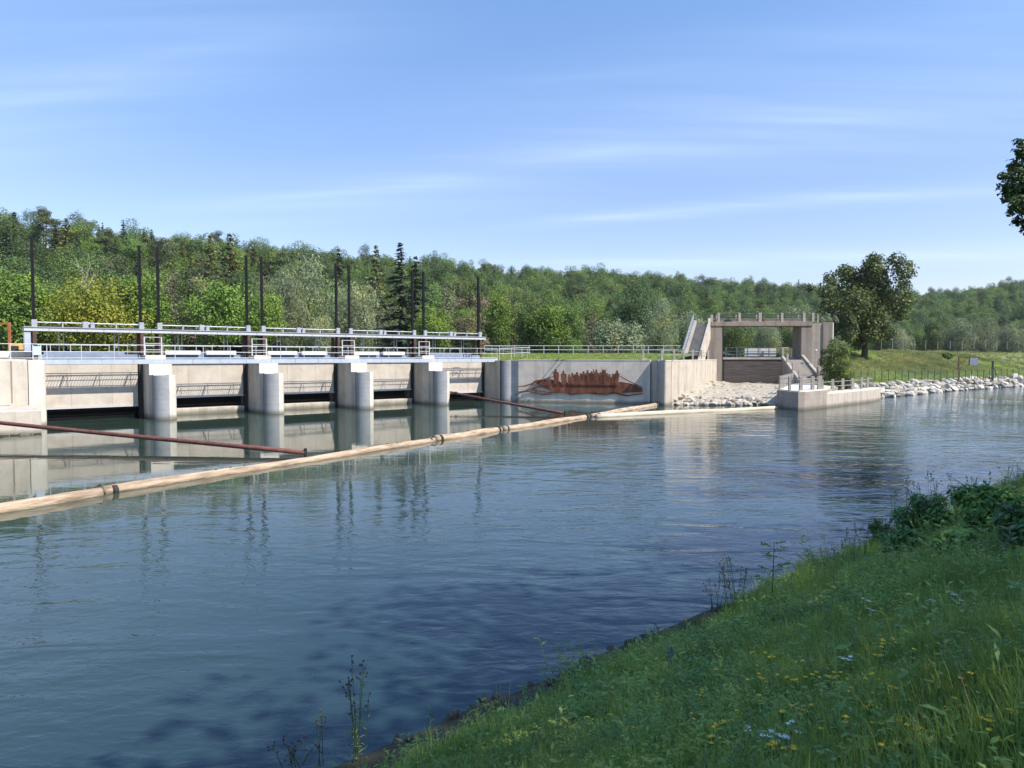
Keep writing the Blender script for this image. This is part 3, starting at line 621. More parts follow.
pp = [(14.6, 78.6, 4.83), (16.2, 76.3, 4.83)] + [(LKC.x + ld.x * s - 0.3, LKC.y + ld.y * s + 0.15, 4.83) for s in (4.2, 8, 12, 16, 19.5)]
ln_ = [0]
for a, b_ in zip(pp, pp[1:]): ln_.append(ln_[-1] + (Vector(b_) - Vector(a)).length)
railing('lock_post_fence', 'old concrete posts with thin wires along the top of the bright lock wall', pp, ln_, 1.25, (1.05, 0.6), M['palesteel'], 0.018, 0.11, mp=M['postconc'], square=True, cat='fence')

# rusty boat picture -----------------------------------------------------
RB = math.atan2(bd.y, bd.x)
ox = Vector(onz(500, 402)[:2]); sc_ = 79.5 / F_PX
def rl(px, py):                          # picture pixel -> metres on the wall face (x along the wall, z up)
    return ((px - 517.5) * sc_ * 1.025, 0.42 + (399.5 - py) * sc_)
rb0 = BW0.lerp(BW1, 0.004)
t = thing('boat_picture', 'rusty steel cut-out picture of a raft full of people on the river wall', 'wall picture', (rb0.x, rb0.y, 0), RB)
def plate(name, pts, y, parent, th=0.05, m='corten'):
    P = [rl(500 + p[0] / 6.4, 360 + p[1] / 6.4) for p in pts]; n = len(P)
    V = [(p[0], y, p[1]) for p in P] + [(p[0], y + th, p[1]) for p in P]
    mb = MB().add(V, [tuple(range(n)), tuple(range(2 * n - 1, n - 1, -1))] + [(i, (i + 1) % n, n + (i + 1) % n, n + i) for i in range(n)])
    return mb.build(name, M[m], parent)
def ribbon(name, pts, w, y, parent):
    up = [(x, yy - w * (0.4 + 0.6 * math.sin(PI * k / (len(pts) - 1)))) for k, (x, yy) in enumerate(pts)]
    return plate(name, list(pts) + up[::-1], y, parent)
plate('hull', [(205, 143), (225, 131), (330, 126), (350, 140), (430, 150), (560, 152), (700, 148), (760, 138), (830, 150), (893, 176), (893, 200), (850, 203), (800, 206), (760, 209), (700, 205), (640, 212), (580, 208), (520, 213), (470, 219), (420, 212), (335, 214), (315, 196), (262, 172)], -0.16, t)
def figure(x, top, w, arm=None, lean=0, kneel=0):
    h = 128 - top; r = 7.5
    head = [(x + lean + r * math.cos(a), top + 9 + 9 * math.sin(a)) for a in np.linspace(0.7, 2 * PI - 0.0, 9)][:-1]
    sh = top + 22
    body = [(x + lean - 3, top + 15), (x + lean - w * .9, sh), (x - w, sh + 14)]
    if arm == 'l': body = [(x + lean - 3, top + 15), (x - w * 0.8, top + 16), (x - w * 1.6, top - 8), (x - w * 1.25, top - 11), (x - w * .55, top + 8), (x - w, sh + 14)][:1] + [(x - w * .8, sh - 3), (x - w * 1.7, top - 4), (x - w * 2.0, top - 2), (x - w * 1.1, sh + 10)]
    body += [(x - w * .85, 128), (x - w * .6, 160), (x + w * .6, 160), (x + w * .85, 128)]
    if arm == 'r': body += [(x + w * 1.1, sh + 10), (x + w * 2.0, top - 2), (x + w * 1.7, top - 4), (x + w * .8, sh - 3)]
    else: body += [(x + w, sh + 14), (x + lean + w * .9, sh)]
    body += [(x + lean + 3, top + 15)]
    f_ = plate('figure', body, -0.235, t)
    plate('figure_head', head, -0.25, f_, 0.06)
for a in ((357, 58, 18, None, -3), (405, 69, 19, None, -2), (440, 92, 11), (460, 82, 12), (476, 90, 11), (490, 77, 13), (514, 84, 12), (531, 72, 13), (545, 84, 10), (556, 64, 14), (572, 82, 10), (583, 72, 13), (598, 80, 11), (611, 60, 12, 'l'), (627, 82, 11), (640, 76, 12), (652, 60, 11, 'r'), (664, 64, 13), (678, 84, 11), (692, 88, 12), (712, 86, 12, None, 2), (735, 64, 16, None, 4)): figure(*a)
ribbon('steering_oar', [(106, 176), (150, 176), (200, 160), (250, 140), (345, 105)], 9, -0.20, t)
ribbon('steering_oar', [(106, 213), (150, 213), (205, 193), (240, 178), (300, 165)], 10, -0.20, t)
ribbon('bow_oar', [(735, 92), (790, 125), (850, 155), (892, 172)], 7, -0.205, t)
ribbon('wave', [(150, 208), (210, 215), (270, 228), (330, 222)], 9, -0.12, t)
ribbon('wave', [(170, 200), (240, 204), (310, 214), (360, 210)], 6, -0.125, t)
ribbon('wave', [(420, 213), (450, 226), (500, 219), (560, 212), (620, 222), (670, 224), (720, 213), (760, 222), (800, 229), (850, 219), (895, 212)], 10, -0.13, t)
mb = MB()
for px, py in ((215, 140), (890, 182), (500, 200), (640, 195), (350, 190), (760, 190)):
    x, z = rl(500 + px / 6.4, 360 + py / 6.4); mb.box(x - .05, x + .05, -0.11, 0.0, z - .05, z + .05)
mb.build('wall_bracket', M['iron'], t)
t = thing('wall_bracket_arm', 'twin steel arms jutting from the wall top above the raft stern', 'bracket', (BW0.lerp(BW1, 0.33).x, BW0.lerp(BW1, 0.33).y, 4.72), RB)
for x in (-0.25, 0.35): MB().bar((x, 0.3, 0.19), (x, -2.0, 0.05), 0.08).build('arm', M['iron'], t)

# lock floor with gravel ----------------------------------------------
gxs, gys = np.meshgrid(np.arange(15, 42, 0.5), np.arange(74, 98, 0.5))
def gravel_z(X, Y):
    f_ = np.clip((Y - (77.2 + (X - 17) * -0.05)) / 13.0, -0.3, 1)
    z = np.where(f_ < 0, f_ * 5.5, 0.1 + 1.55 * (1 - (1 - f_) ** 1.7)) + np.clip((hashn(X, Y, 1.1) - .5) * .3, -.2, .2)
    return z + np.clip(1.6 - ((X - LKC.x) * ld.y - (Y - LKC.y) * ld.x), 0, 1.6) * 0.28
gz = gravel_z(gxs, gys); V = []; Fs = []; idx = {}
for j in range(gxs.shape[0] - 1):
    for i in range(gxs.shape[1] - 1):
        X, Y = gxs[j, i] + .25, gys[j, i] + .25
        if (X - LKC.x) * -ld.y + (Y - LKC.y) * ld.x < 0.5 and X < 28.6 + max(0, (Y - 74) * 0.52) and Y < 96.6:
            f_ = []
            for a, b_ in ((0, 0), (0, 1), (1, 1), (1, 0)):
                k_ = (j + a, i + b_)
                if k_ not in idx: idx[k_] = len(V); V.append((gxs[k_], gys[k_], gz[k_]))
                f_.append(idx[k_])
            Fs.append(f_)
tag(link('gravel_bed', raw_mesh('gravel_bed', V, Fs), M['gravel'], smooth=True), kind='structure')

# portal of the old lock ------------------------------------------------
PY = 95.0
def PX(px, Y=PY): return at(px, 357, Y)[0]
def PZ(py, Y=PY): return at(512, py, Y)[2]
t = thing('lock_portal', 'brown concrete portal frame over the old lock', 'portal', (PX(766), PY, 0))
cx_ = PX(766); r_ = lambda px, Y=PY: PX(px, Y) - cx_
ztop, zbm = PZ(321.8), PZ(328.3)
MB().box(r_(708), r_(722.0), 0, 3.0, -1, zbm + .3).build('pillar', M['oldconc'], t, bevel=0.03)
MB().box(r_(801), r_(812), 0, 3.0, 1, zbm + .3).build('pillar', M['oldconc'], t, bevel=0.03)
MB().box(r_(812) + 0.01, r_(822.6), 0.25, 3.0, 1, ztop - 0.25).build('side_bay', M['quay'], t, bevel=0.03)
MB().prism([(r_(823), 0.12), (r_(833.0), 0.12), (r_(835.2), 0.62), (r_(835.2), 3), (r_(823), 3)], 1, PZ(322.5)).build('end_block', M['cap'], t)
MB().box(r_(823) + .02, r_(832.5), 0.06, 0.11, 1, PZ(322.5) - .02).build('end_block_facing', M['oldconc'], t)
MB().box(r_(710.5), r_(812), -0.12, 3.1, zbm + 0.305, ztop).build('lintel_beam', M['oldconc'], t, bevel=0.03)
MB().box(r_(722.0) + .01, r_(724.2), 0.6, 0.9, 0, zbm + .29).build('inner_face_strip', M['iron'], t)  # dark strip set as the left pillar's inner face
MB().box(r_(707), r_(709.5), -0.3, 0.0, ztop - 0.5, ztop + .45, .03).build('corner_block', M['cap'], t)
ps = [711.2, 718.2, 739, 759.5, 781.5, 803.5, 812.5]
t = thing('portal_railing', 'concrete posts and dark pipes along the top of the lock portal', 'railing', (cx_, PY + 0.15, ztop))
for k, px in enumerate(ps):
    hh = 1.2 if k else 0.9; w_ = 0.17 if k != 3 else 0.21
    MB().box(r_(px) - w_, r_(px) + w_, -w_, w_, 0, hh, 0.03).build('post', M['postconc'], t)
for z in (1.0, 0.62, 0.28): MB().tube([(r_(718), 0, z), (r_(812), 0, z)], 0.05).build('rail', M['fencepost'], t)
MB().box(r_(719), r_(811), 1.4, 1.5, 0, 0.5).build('back_curb', M['oldconc'], t)
t = thing('portal_back_railing', 'far pipe railing on the rear edge of the lock portal', 'railing', (cx_, PY + 2.8, ztop))
for px in (722, 742, 763, 785, 806, 826): MB().box(r_(px) - .1, r_(px) + .1, -.1, .1, -.1, 1.15).build('post', M['postconc'], t)
for z in (1.0, 0.55): MB().tube([(r_(722), 0, z), (r_(826), 0, z)], 0.045).build('rail', M['fencepost'], t)
t = thing('winch', 'small dark gate winch standing mid way on top of the lock portal', 'winch', (PX(763.5), PY + 0.9, ztop))
MB().box(-.35, .25, -.2, .2, 0, .55, .03).build('housing', M['fencepost'], t); MB().tube([(-.15, -.3, .85), (-.15, .2, .85)], .3, 14).build('wheel', M['fencepost'], t); MB().box(0.0, .9, -.05, .05, .15, .3).build('handle', M['orange'], t)

# stair ramp down to the lawn
t = thing('portal_stair', 'steep concrete stair with pale parapet climbing to the left end of the portal', 'stair', (0, 0, 0))
S0, S1 = Vector((26.45, 95.2, ztop - 0.1)), Vector((23.3, 88.6, 4.6))
sdv = (S1 - S0); hd = Vector((sdv.x, sdv.y, 0)).normalized(); sd2 = Vector((-hd.y, hd.x, 0)) * -1.0
def ramp_prism(off0, off1, dz0, dz1, flat=0.0):
    a, b_ = S0 + sd2 * off0, S1 + sd2 * off0; c_, d_ = S0 + sd2 * off1, S1 + sd2 * off1
    def p(v, dz): return (v.x, v.y, v.z + dz)
    V = [p(a, dz0), p(b_, dz0), p(d_, dz0), p(c_, dz0), p(a, dz1), p(b_, dz1), p(d_, dz1), p(c_, dz1)]
    return MB().add(V, [(0, 1, 2, 3), (4, 7, 6, 5), (0, 4, 5, 1), (1, 5, 6, 2), (2, 6, 7, 3), (3, 7, 4, 0)])
ramp_prism(-0.3, 0.0, -2.2, 0.25).build('near_parapet', M['lockwall'], t)
ramp_prism(0.01, 1.55, -1.9, -0.25).build('stair_slab', M['stepconc'], t)
ramp_prism(1.56, 1.9, -2.2, 0.35).build('far_parapet', M['stepconc'], t)
mb = MB()
for k in range(26):
    p = S0.lerp(S1, (k + .5) / 26) + sd2 * 0.78; w_ = .75
    x = MB(); a = p - sd2 * w_; b_ = p + sd2 * w_; mb.bar((a.x, a.y, p.z - 0.2), (b_.x, b_.y, p.z - 0.2), 0.42, 0.18)
mb.build('steps', M['stepconc'], t)
t = thing('stair_railing', 'grey green metal railing on the left side of the portal stair', 'railing', (0, 0, 0))
L0, L1 = S0 + sd2 * 2.0, S1 + sd2 * 2.0 + (S1 - S0).normalized() * 1.5
for k in range(9):
    p = L0.lerp(L1, k / 8); MB().tube([(p.x, p.y, p.z - .3), (p.x, p.y, p.z + 1.15)], .04, 6).build('post', M['galv'], t)
for z in (1.15, .8, .45): MB().tube([(L0.x, L0.y, L0.z + z), (L1.x, L1.y, L1.z + z)], .035, 6).build('rail', M['galv'], t)

# stop-log gate, footbridge and its panel
t = thing('timber_gate', 'dark timber stop log gate closing the old lock', 'gate', (cx_, PY + 1.2, 0))
z0, z1 = 1.3, PZ(359.4, 96.2); n_ = 9
for k in range(n_):
    a = z0 + (z1 - z0) * k / n_; MB().box(r_(724.0, 96.2), r_(801, 96.2), random.uniform(-.03, .03), .4, a + .012, a + (z1 - z0) / n_ - .012, .02).build('log', M['timber'], t)
MB().box(r_(722.5, 96.2), r_(802, 96.2), -.14, .5, z1, z1 + .28).build('top_beam', M['postconc'], t)
MB().box(r_(731, 96), r_(766, 96), -.25, -.04, 1.2, 1.75, .04).build('bottom_sill', M['bark'], t)
FY = 99.5
railing('footbridge_railing', 'light metal railing of the footbridge seen through the portal', [(PX(726, FY), FY, 4.95), (PX(801, FY), FY, 4.95)], [k * 1.51 for k in range(8)], 1.55, (1.55, 1.05, .6, .18), M['palesteel'], .045, .06, square=True)
t = thing('white_banner_board', 'long white board standing behind the footbridge railing', 'board', (PX(761, FY + .6), FY + .6, 4.9))
for a, b_ in ((744.5, 759.5), (760, 776)): MB().box(r_(a, FY + .6) + cx_ - PX(761, FY + .6), r_(b_, FY + .6) + cx_ - PX(761, FY + .6), 0, .12, .4, 1.5, .02).build('board', M['whitebox'], t)
for px in (746, 760, 775): MB().box(PX(px, FY + .6) - PX(761, FY + .6) - .05, PX(px, FY + .6) - PX(761, FY + .6) + .05, .13, .22, 0, 1.4).build('support', M['galv'], t)
t = thing('footbridge', 'footbridge deck crossing behind the timber gate', 'footbridge', (cx_, FY, 4.6))
MB().box(r_(722), r_(806), -.3, 1.8, 0, .33).build('deck', M['stepconc'], t)

# quay with steps -----------------------------------------------------
QL = [(27.62, 73.4), (27.45, 70.2), (27.55, 69.3), (27.95, 68.75), (28.6, 68.85), (32.3, 72.3)]
t = thing('lock_quay', 'stone-grey quay block with rounded corner beside the lock mouth', 'quay', (0, 0, 0))
q = MB(); q.prism(QL + [(37.0, 80), (37.0, 88.2), (35.0, 88.2)], -2, 1.78); q.build('quay_body', M['quay'], t)
q = MB(); q.prism([(x + (0.25 if x < 28 else 0), y + 0.3) for x, y in QL] + [(36.7, 80), (36.7, 88.1), (35.3, 88.1)], 1.783, 1.87); q.build('quay_paving', M['palequay'], t)
qp = [(34.6, 87.0, 1.86), (31.1, 79.9, 1.86), (28.1, 73.8, 1.86), (27.75, 70.4, 1.86)]
railing('quay_side_fence', 'row of concrete posts with rails along the shaded left side of the quay', qp, [0, 3.4, 6.6, 9.6, 12.3, 14.7, 18.1], 1.35, (1.15, .65), M['galv'], .03, .12, mp=M['postconc'], square=True, group=None, cat='fence')
qf = [(28.2, 69.6, 1.86), (31.7, 72.7, 1.86), (32.6, 74.5, 1.86)]
railing('quay_front_fence', 'three stout concrete posts with rails on the sunlit front of the quay', qf, [0.7, 3.2, 4.6, 6.6], 1.35, (1.15, .65), M['galv'], .03, .15, mp=M['postconc'], square=True, cat='fence')
t = thing('quay_steps', 'concrete steps rising from the quay paving to the right portal pillar', 'steps', (PX(803, 91), 88.2, 1.8))
mb = MB()
for k in range(16): mb.box(-1.25, 1.25, k * .36, 6.5, k * .19, (k + 1) * .19 - .002)
mb.build('treads', M['stepconc'], t)
MB().add([(-1.6, 0, 0), (-1.26, 0, 0), (-1.26, 6, 3.1), (-1.6, 6, 3.1), (-1.6, 0, .5), (-1.26, 0, .5), (-1.26, 6, 3.6), (-1.6, 6, 3.6)], [(0, 1, 2, 3), (4, 7, 6, 5), (0, 4, 5, 1), (1, 5, 6, 2), (2, 6, 7, 3), (3, 7, 4, 0)]).build('side_wall', M['stepconc'], t)
MB().prism([(1.26, -.2), (1.6, -.2), (1.6, 6.4), (1.26, 6.4)], -.1, [.5, .5, 3.7, 3.7]).build('side_wall', M['stepconc'], t)
for y, z in ((0.2, .5), (2.2, 1.5), (4.2, 2.6), (5.8, 3.5)): MB().box(-1.55, -1.31, y, y + .22, z, z + 1.15).build('post', M['postconc'], t)
t = thing('marker_post', 'slim grey post with a pale cap at the head of the quay steps', 'post', at(815.5, 361, 92))
MB().tube([(0, 0, -1.0), (0, 0, 1.35)], .07).build('shaft', M['galv'], t); MB().tube([(0, 0, 1.35), (0, 0, 1.5)], [.2, .16], 10).build('cap', M['whitebox'], t)
t = thing('fallen_slab', 'pale broken concrete slab leaning beside the quay steps', 'slab', at(821, 372, 89), .3)
MB().prism([(-.55, -.2), (.5, -.25), (.6, .3), (-.4, .35)], -1.5, [.7, 1.1, 1.0, .6]).build('slab_body', M['stepconc'], t)
# low wall right of the quay
LW = [(32.35, 72.35), (36.3, 76.2), (41.6, 81.4), (44.6, 85.2)]
t = thing('low_bank_wall', 'low weathered concrete bank wall between the quay and the white riprap', 'wall', (0, 0, 0))
q = MB(); strip_wall(q, LW, 1.6, -2, 1.38); q.build('wall_body', M['lockwall'], t)
q = MB(); strip_wall(q, [(x - .12, y + .1) for x, y in LW], 1.3, 1.383, 1.52); q.build('coping', M['cap'], t)
lw3 = [(x - .7, y + .7, 1.5) for x, y in LW]
railing('bank_post_fence', 'concrete posts with two pipe rails on the low wall in front of the conifer bush', lw3, [1.2, 4.0, 6.8, 9.6, 12.4, 15.2], 1.3, (1.05, .55), M['galv'], .03, .13, mp=M['postconc'], square=True, cat='fence')

# dyke and riprap line --------------------------------------------------
RL = [Vector(p) for p in ((32.0, 74.0), (41.5, 82.6), (47.28, 90.0), (63.6, 104.7), (91.9, 126.4), (150, 168), (330, 296))]
def rl_pos(s):
    for a, b_ in zip(RL, RL[1:]):
        l_ = (b_ - a).length
        if s <= l_ or b_ is RL[-1]:
            d = (b_ - a).normalized(); return a + d * s, d
        s -= l_
ss = np.concatenate([np.arange(0, 110, 1.0), np.arange(110, 330, 6.0)]); qs = [-3, 0, 0.6, 1.6, 2.6, 3.6, 5, 6.5, 8, 10, 12, 14, 16, 18, 20, 22, 24, 26, 29, 33, 38, 45]
def dyke_z(s, q):
    z = np.interp(q, [-3, 0, 3.4, 7, 22, 26, 33, 45], [-1.8, -0.15, 1.45, 1.95, 6.0, 6.3, 5.2, 2.6])
    f_ = np.interp(s, [0, 14, 26, 60], [0.55, 0.75, 1.0, 1.0])
    return np.where(q > 7, 1.95 + (z - 1.95) * f_, z)
# smooth the normals along the line so the grid does not fold at its bends
pos_ = []
for s in ss:
    p, d = rl_pos(float(s)); pos_.append((p, d))
dirs = [Vector((0, 0))] * len(ss)
for k in range(len(ss)):
    a = Vector((0, 0))
    for j in range(max(0, k - 9), min(len(ss), k + 10)): a += pos_[j][1]
    dirs[k] = a.normalized()
def dyke_pt(k, q):
    p, d = pos_[k][0], dirs[k]; n = Vector((-d.y, d.x)); w = p + n * q
    return (w.x, w.y, float(dyke_z(ss[k], q)) + (float(hashn(w.x, w.y, 4.0)) - .5) * (0.5 if q > 6 else .15))
V = [dyke_pt(k, q) for k in range(len(ss)) for q in qs]; nq = len(qs); Fs = []
for k in range(len(ss) - 1):
    for j in range(nq - 1):
        a_ = V[k * nq + j]; b_ = V[(k + 1) * nq + j + 1]; mx_, my_ = (a_[0] + b_[0]) / 2, (a_[1] + b_[1]) / 2
        lim = np.interp(my_, [70, 72.3, 80, 88, 88.1, 94, 94.1], [31, 32.6, 37.2, 37.4, 41.8, 43.9, 44.2])
        if k < 30 and mx_ < lim or (my_ > 94 and mx_ / my_ < .442): continue
        if k < 13 and qs[j] < 1.0: continue
        Fs.append((k * nq + j, (k + 1) * nq + j, (k + 1) * nq + j + 1, k * nq + j + 1))
tag(link('grass_dyke', raw_mesh('grass_dyke', V, Fs), M['dyke'], smooth=True), kind='structure')

# rocks ---------------------------------------------------------------
import bmesh
def rock_mesh(seed, m):
    rg = random.Random(seed); bm = bmesh.new(); bmesh.ops.create_icosphere(bm, subdivisions=2, radius=0.5)
    planes = [(Vector((rg.gauss(0, 1), rg.gauss(0, 1), rg.gauss(0, 1))).normalized(), rg.uniform(.26, .42)) for _ in range(9)]
    for v in bm.verts:
        for n, d in planes:
            e = v.co.dot(n)
            if e > d: v.co -= n * (e - d) * .92
        v.co += Vector((rg.gauss(0, .012), rg.gauss(0, .012), rg.gauss(0, .012)))
        v.co.x *= 1.35; v.co.z *= .8
    me = bpy.data.meshes.new('boulder'); bm.to_mesh(me); bm.free(); me.materials.append(m); return me
RM = [rock_mesh(k, M['rock']) for k in range(6)]; RG = [rock_mesh(20 + k, M['rockgrey']) for k in range(5)]
def rock(me, p, s, label, group):
    o = bpy.data.objects.new('boulder', me); COL.objects.link(o); o.location = p; o.scale = (s, s * random.uniform(.8, 1.1), s * random.uniform(.8, 1.15))
    o.rotation_euler = (random.uniform(-.5, .5), random.uniform(-.5, .5), random.uniform(0, 6.3)); tag(o, label, 'boulder', group)
s = 15.5
while s < 86:
    p, d = rl_pos(s); n = Vector((-d.y, d.x))
    for q, zz in ((0.15, .1), (1.1, .5), (2.1, .95), (2.95, 1.35)):
        if random.random() < .05: continue
        w = p + n * (q + random.uniform(-.25, .25)) + d * random.uniform(-.4, .4)
        rock(random.choice(RM if random.random() < .72 else RG), (w.x, w.y, zz + random.uniform(-.1, .12)), random.choice((.6, .75, .9, 1.0, 1.15, 1.45)) * random.uniform(.9, 1.1), 'pale limestone boulder in the riprap belt below the grass dyke', 'white riprap boulders')
    s += 1.02
for k in range(110):
    f_ = k / 110; X = 17.6 + (k % 22) * .46 + random.uniform(-.2, .2); Y = 76.2 + (k // 22) * .8 - (X - 17) * .06 + random.uniform(-.3, .3)
    rock(random.choice(RG), (X, Y, max(0, gravel_z(np.array(X), np.array(Y))) * .8 + random.uniform(.05, .25)), random.uniform(.45, .95), 'boulder in the rubble heap between lock wall and quay', 'boulders at the lock mouth')
# sign frame and fence on the dyke ----------------------------------------
gs = at(958.5, 377, 112); 
t = thing('sign_frame', 'rusty frame with a grey sign board on the grass bank', 'sign', gs)
u_ = 112 / F_PX
MB().box(-.08, .08, -.08, .08, -.4, 20.2 * u_).build('post', M['redpipe'], t)
MB().box(.085, 19.5 * u_, -.06, .06, 19.0 * u_, 20.0 * u_).bar((0.05, 0, 12.5 * u_), (9 * u_, 0, 19 * u_), .09).build('arm', M['brownsteel'], t)
MB().box(10.5 * u_, 18.8 * u_, -.1, -.065, 11.8 * u_, 19.3 * u_).build('sign_board', M['signback'], t)
MB().box(10.0 * u_, 10.6 * u_, -.06, .06, 11.8 * u_, 19.0 * u_).build('hanger', M['iron'], t)
t = thing('tall_post', 'tall dark post standing at the right end of the mesh fence', 'post', at(992.5, 377.5, 116))
MB().box(-.13, .13, -.13, .13, -.5, 2.75, .02).build('shaft', M['fencepost'], t); MB().bar((0, 0, 2.0), (1.2, 0.3, -.2), .08).build('brace', M['fencepost'], t)
fp = []
for px, py in ((852, 381), (868, 381), (890, 380.5), (910, 380), (930, 379.5), (950, 379), (975, 378.5), (1000, 377.5), (1040, 376)):
    Y = 88 + (px - 852) * .19; p = at(px, py, Y); fp.append((p[0], p[1], p[2]))
tot = sum((Vector(b_) - Vector(a)).length for a, b_ in zip(fp, fp[1:]))
railing('wire_fence', 'low green wire fence with thin dark posts along the foot of the dyke', fp, list(np.arange(0.5, tot, 2.05)), 1.35, (1.3, 1.1, .9, .7, .5, .3), M['greenwire'], .012, .045, mp=M['fencepost'], cat='fence')
cp = []
for px, Y in ((880, 128), (905, 136), (930, 143), (960, 150), (1000, 160), (1060, 175)):
    cp.append(at(px, 349.0, Y))
tot = sum((Vector(b_) - Vector(a)).length for a, b_ in zip(cp, cp[1:]))
railing('crest_fence', 'sparse pale posts along the crest of the dyke near the willows', cp, list(np.arange(0.5, tot, 5.2)), 1.7, (1.5,), M['fencepost'], .012, .06, mp=M['postconc'], cat='fence')
# ------------------------------------------------------------------ vegetation
def unit(v): return v / np.maximum(np.linalg.norm(v, axis=-1, keepdims=True), 1e-9)
def leaf_quads(C, Nn, size, asp, rng, axis_=None, axw=0.0):
    """kite-shaped leaves at C facing Nn; axis_ pulls their long side"""
    n = len(C); T = rng.normal(size=(n, 3))
    if axis_ is not None: T = T * (1 - axw) + axis_ * axw * 1.6
    T = unit(T - Nn * np.sum(T * Nn, -1, keepdims=True)); B = np.cross(Nn, T)
    s = (size * rng.uniform(.65, 1.3, n))[:, None]
    out = np.empty((n, 4, 3)); fold = Nn * s * 0.16
    out[:, 0] = C - T * s; out[:, 1] = C + B * s * asp - T * s * .15 + fold; out[:, 2] = C + T * s; out[:, 3] = C - B * s * asp - T * s * .15 + fold
    return out.reshape(-1, 3)
def clump_crown(rng, clumps, per, size, asp=.55, up=.35, hollow=.55, axis_=None, axw=0.0, flat=1.0):
    Q = []
    for (c, r) in clumps:
        n = max(8, int(per * (r / clumps[0][1]) ** 2)); d = unit(rng.normal(size=(n, 3)))
        rad = r * (hollow + (1 - hollow) * rng.uniform(0, 1, n) ** .5) * (1 + .25 * rng.normal(size=n) * .6)
        P = np.array(c) + d * rad[:, None] * np.array([1, 1, flat])
        Nn = unit(d * .75 + rng.normal(size=(n, 3)) * .55 + np.array([0, 0, up]))
        Q.append(leaf_quads(P, Nn, size, asp, rng, axis_, axw))
    return np.concatenate(Q)
def trunk_mb(rng, H, r, top=.7, limbs=6, spread=3.0, lean=0.0, start=.25):
    mb = MB(); n = 6; P = []; ph = rng.uniform(0, 6)
    for k in range(n + 1):
        f = k / n; P.append((lean * f + .12 * math.sin(f * 5 + ph) * H * .06, .1 * math.cos(f * 4 + ph) * H * .05, -.6 + f * (H * top + .6)))
    mb.tube(P, [r * (1.35 if k == 0 else 1 - .78 * k / n) for k in range(n + 1)], 9)
    for q in range(limbs):
        f = start + (top - start) * (q + rng.uniform(0, .6)) / limbs; a = q * 2.4 + rng.uniform(0, .7); z0 = H * f; L_ = spread * rng.uniform(.6, 1)
        j = min(n, int(f / top * n)); b = P[j]; z0 = b[2]
        mb.tube([(b[0], b[1], z0), (b[0] + math.cos(a) * L_ * .45, b[1] + math.sin(a) * L_ * .45, z0 + L_ * .35), (b[0] + math.cos(a) * L_, b[1] + math.sin(a) * L_, z0 + L_ * .8)], [r * .42, r * .25, r * .07], 6)
    return mb
def ell_clumps(rng, n, c, rx, rz, rmin, rmax, lo=-1.0, ry=None):
    out = []
    ry = ry or rx
    while len(out) < n:
        d = rng.normal(size=3); d /= np.linalg.norm(d); f = rng.uniform(.25, .95) ** .6
        if d[2] * f < lo: continue
        out.append(((c[0] + d[0] * rx * f, c[1] + d[1] * ry * f, c[2] + d[2] * rz * f), rng.uniform(rmin, rmax)))
    return out
LEAFS = {}                                # kind -> list of (crown mesh, trunk mesh) at their real size
def proto(kind, crown, trunk, lm, bm_):
    cm = quad_mesh(kind + '_crown', crown); cm.materials.append(M[lm])
    tm = raw_mesh(kind + '_trunk', trunk.v, trunk.f); tm.materials.append(M[bm_])
    tm.polygons.foreach_set('use_smooth', np.ones(len(tm.polygons), bool))
    LEAFS.setdefault(kind, []).append((cm, tm))
def make_broad(kind, seed, H, wd_, lm, n=32, per=400, size=.22, low=-.85):
    rng = np.random.default_rng(seed)
    cl = ell_clumps(rng, n, (0, 0, H * .58), wd_ * .42, H * .42, wd_ * .13, wd_ * .24, low)
    cl = [((0, 0, H * .6), wd_ * .24)] + cl
    proto(kind, clump_crown(rng, cl, per, size), trunk_mb(rng, H, H * .018, .7, 6, wd_ * .32), lm, 'bark')
for k in range(3): make_broad('broadleaf_tree', 100 + k, 16 + k, 11 - k * .8, 'leaf')
for k in range(2): make_broad('bright_tree', 110 + k, 14, 9.5, 'leafbright')
for k in range(2): make_broad('dark_tree', 120 + k, 17, 11, 'leafdark')
make_broad('yellow_tree', 131, 10.5, 11.5, 'leafyellow', 38, 420, .19)
make_broad('round_bush', 132, 5.5, 6.5, 'willow', 30, 380, .16, -.9)
def make_willow(seed, H, wd_):
    rng = np.random.default_rng(seed); cl = [((0, 0, H * .55), wd_ * .22)]
    for c, r in ell_clumps(rng, 34, (0, 0, H * .52), wd_ * .42, H * .42, wd_ * .10, wd_ * .2, -.8): cl.append((c, r))
    q = clump_crown(rng, cl, 420, .26, .26, .25, .5, np.array([0, 0, 1.0]), .45, 1.15)
    proto('willow_tree', q, trunk_mb(rng, H, H * .02, .6, 6, wd_ * .3), 'willow', 'bark')
make_willow(140, 15, 11); make_willow(141, 16, 12.5); make_willow(142, 13, 10)
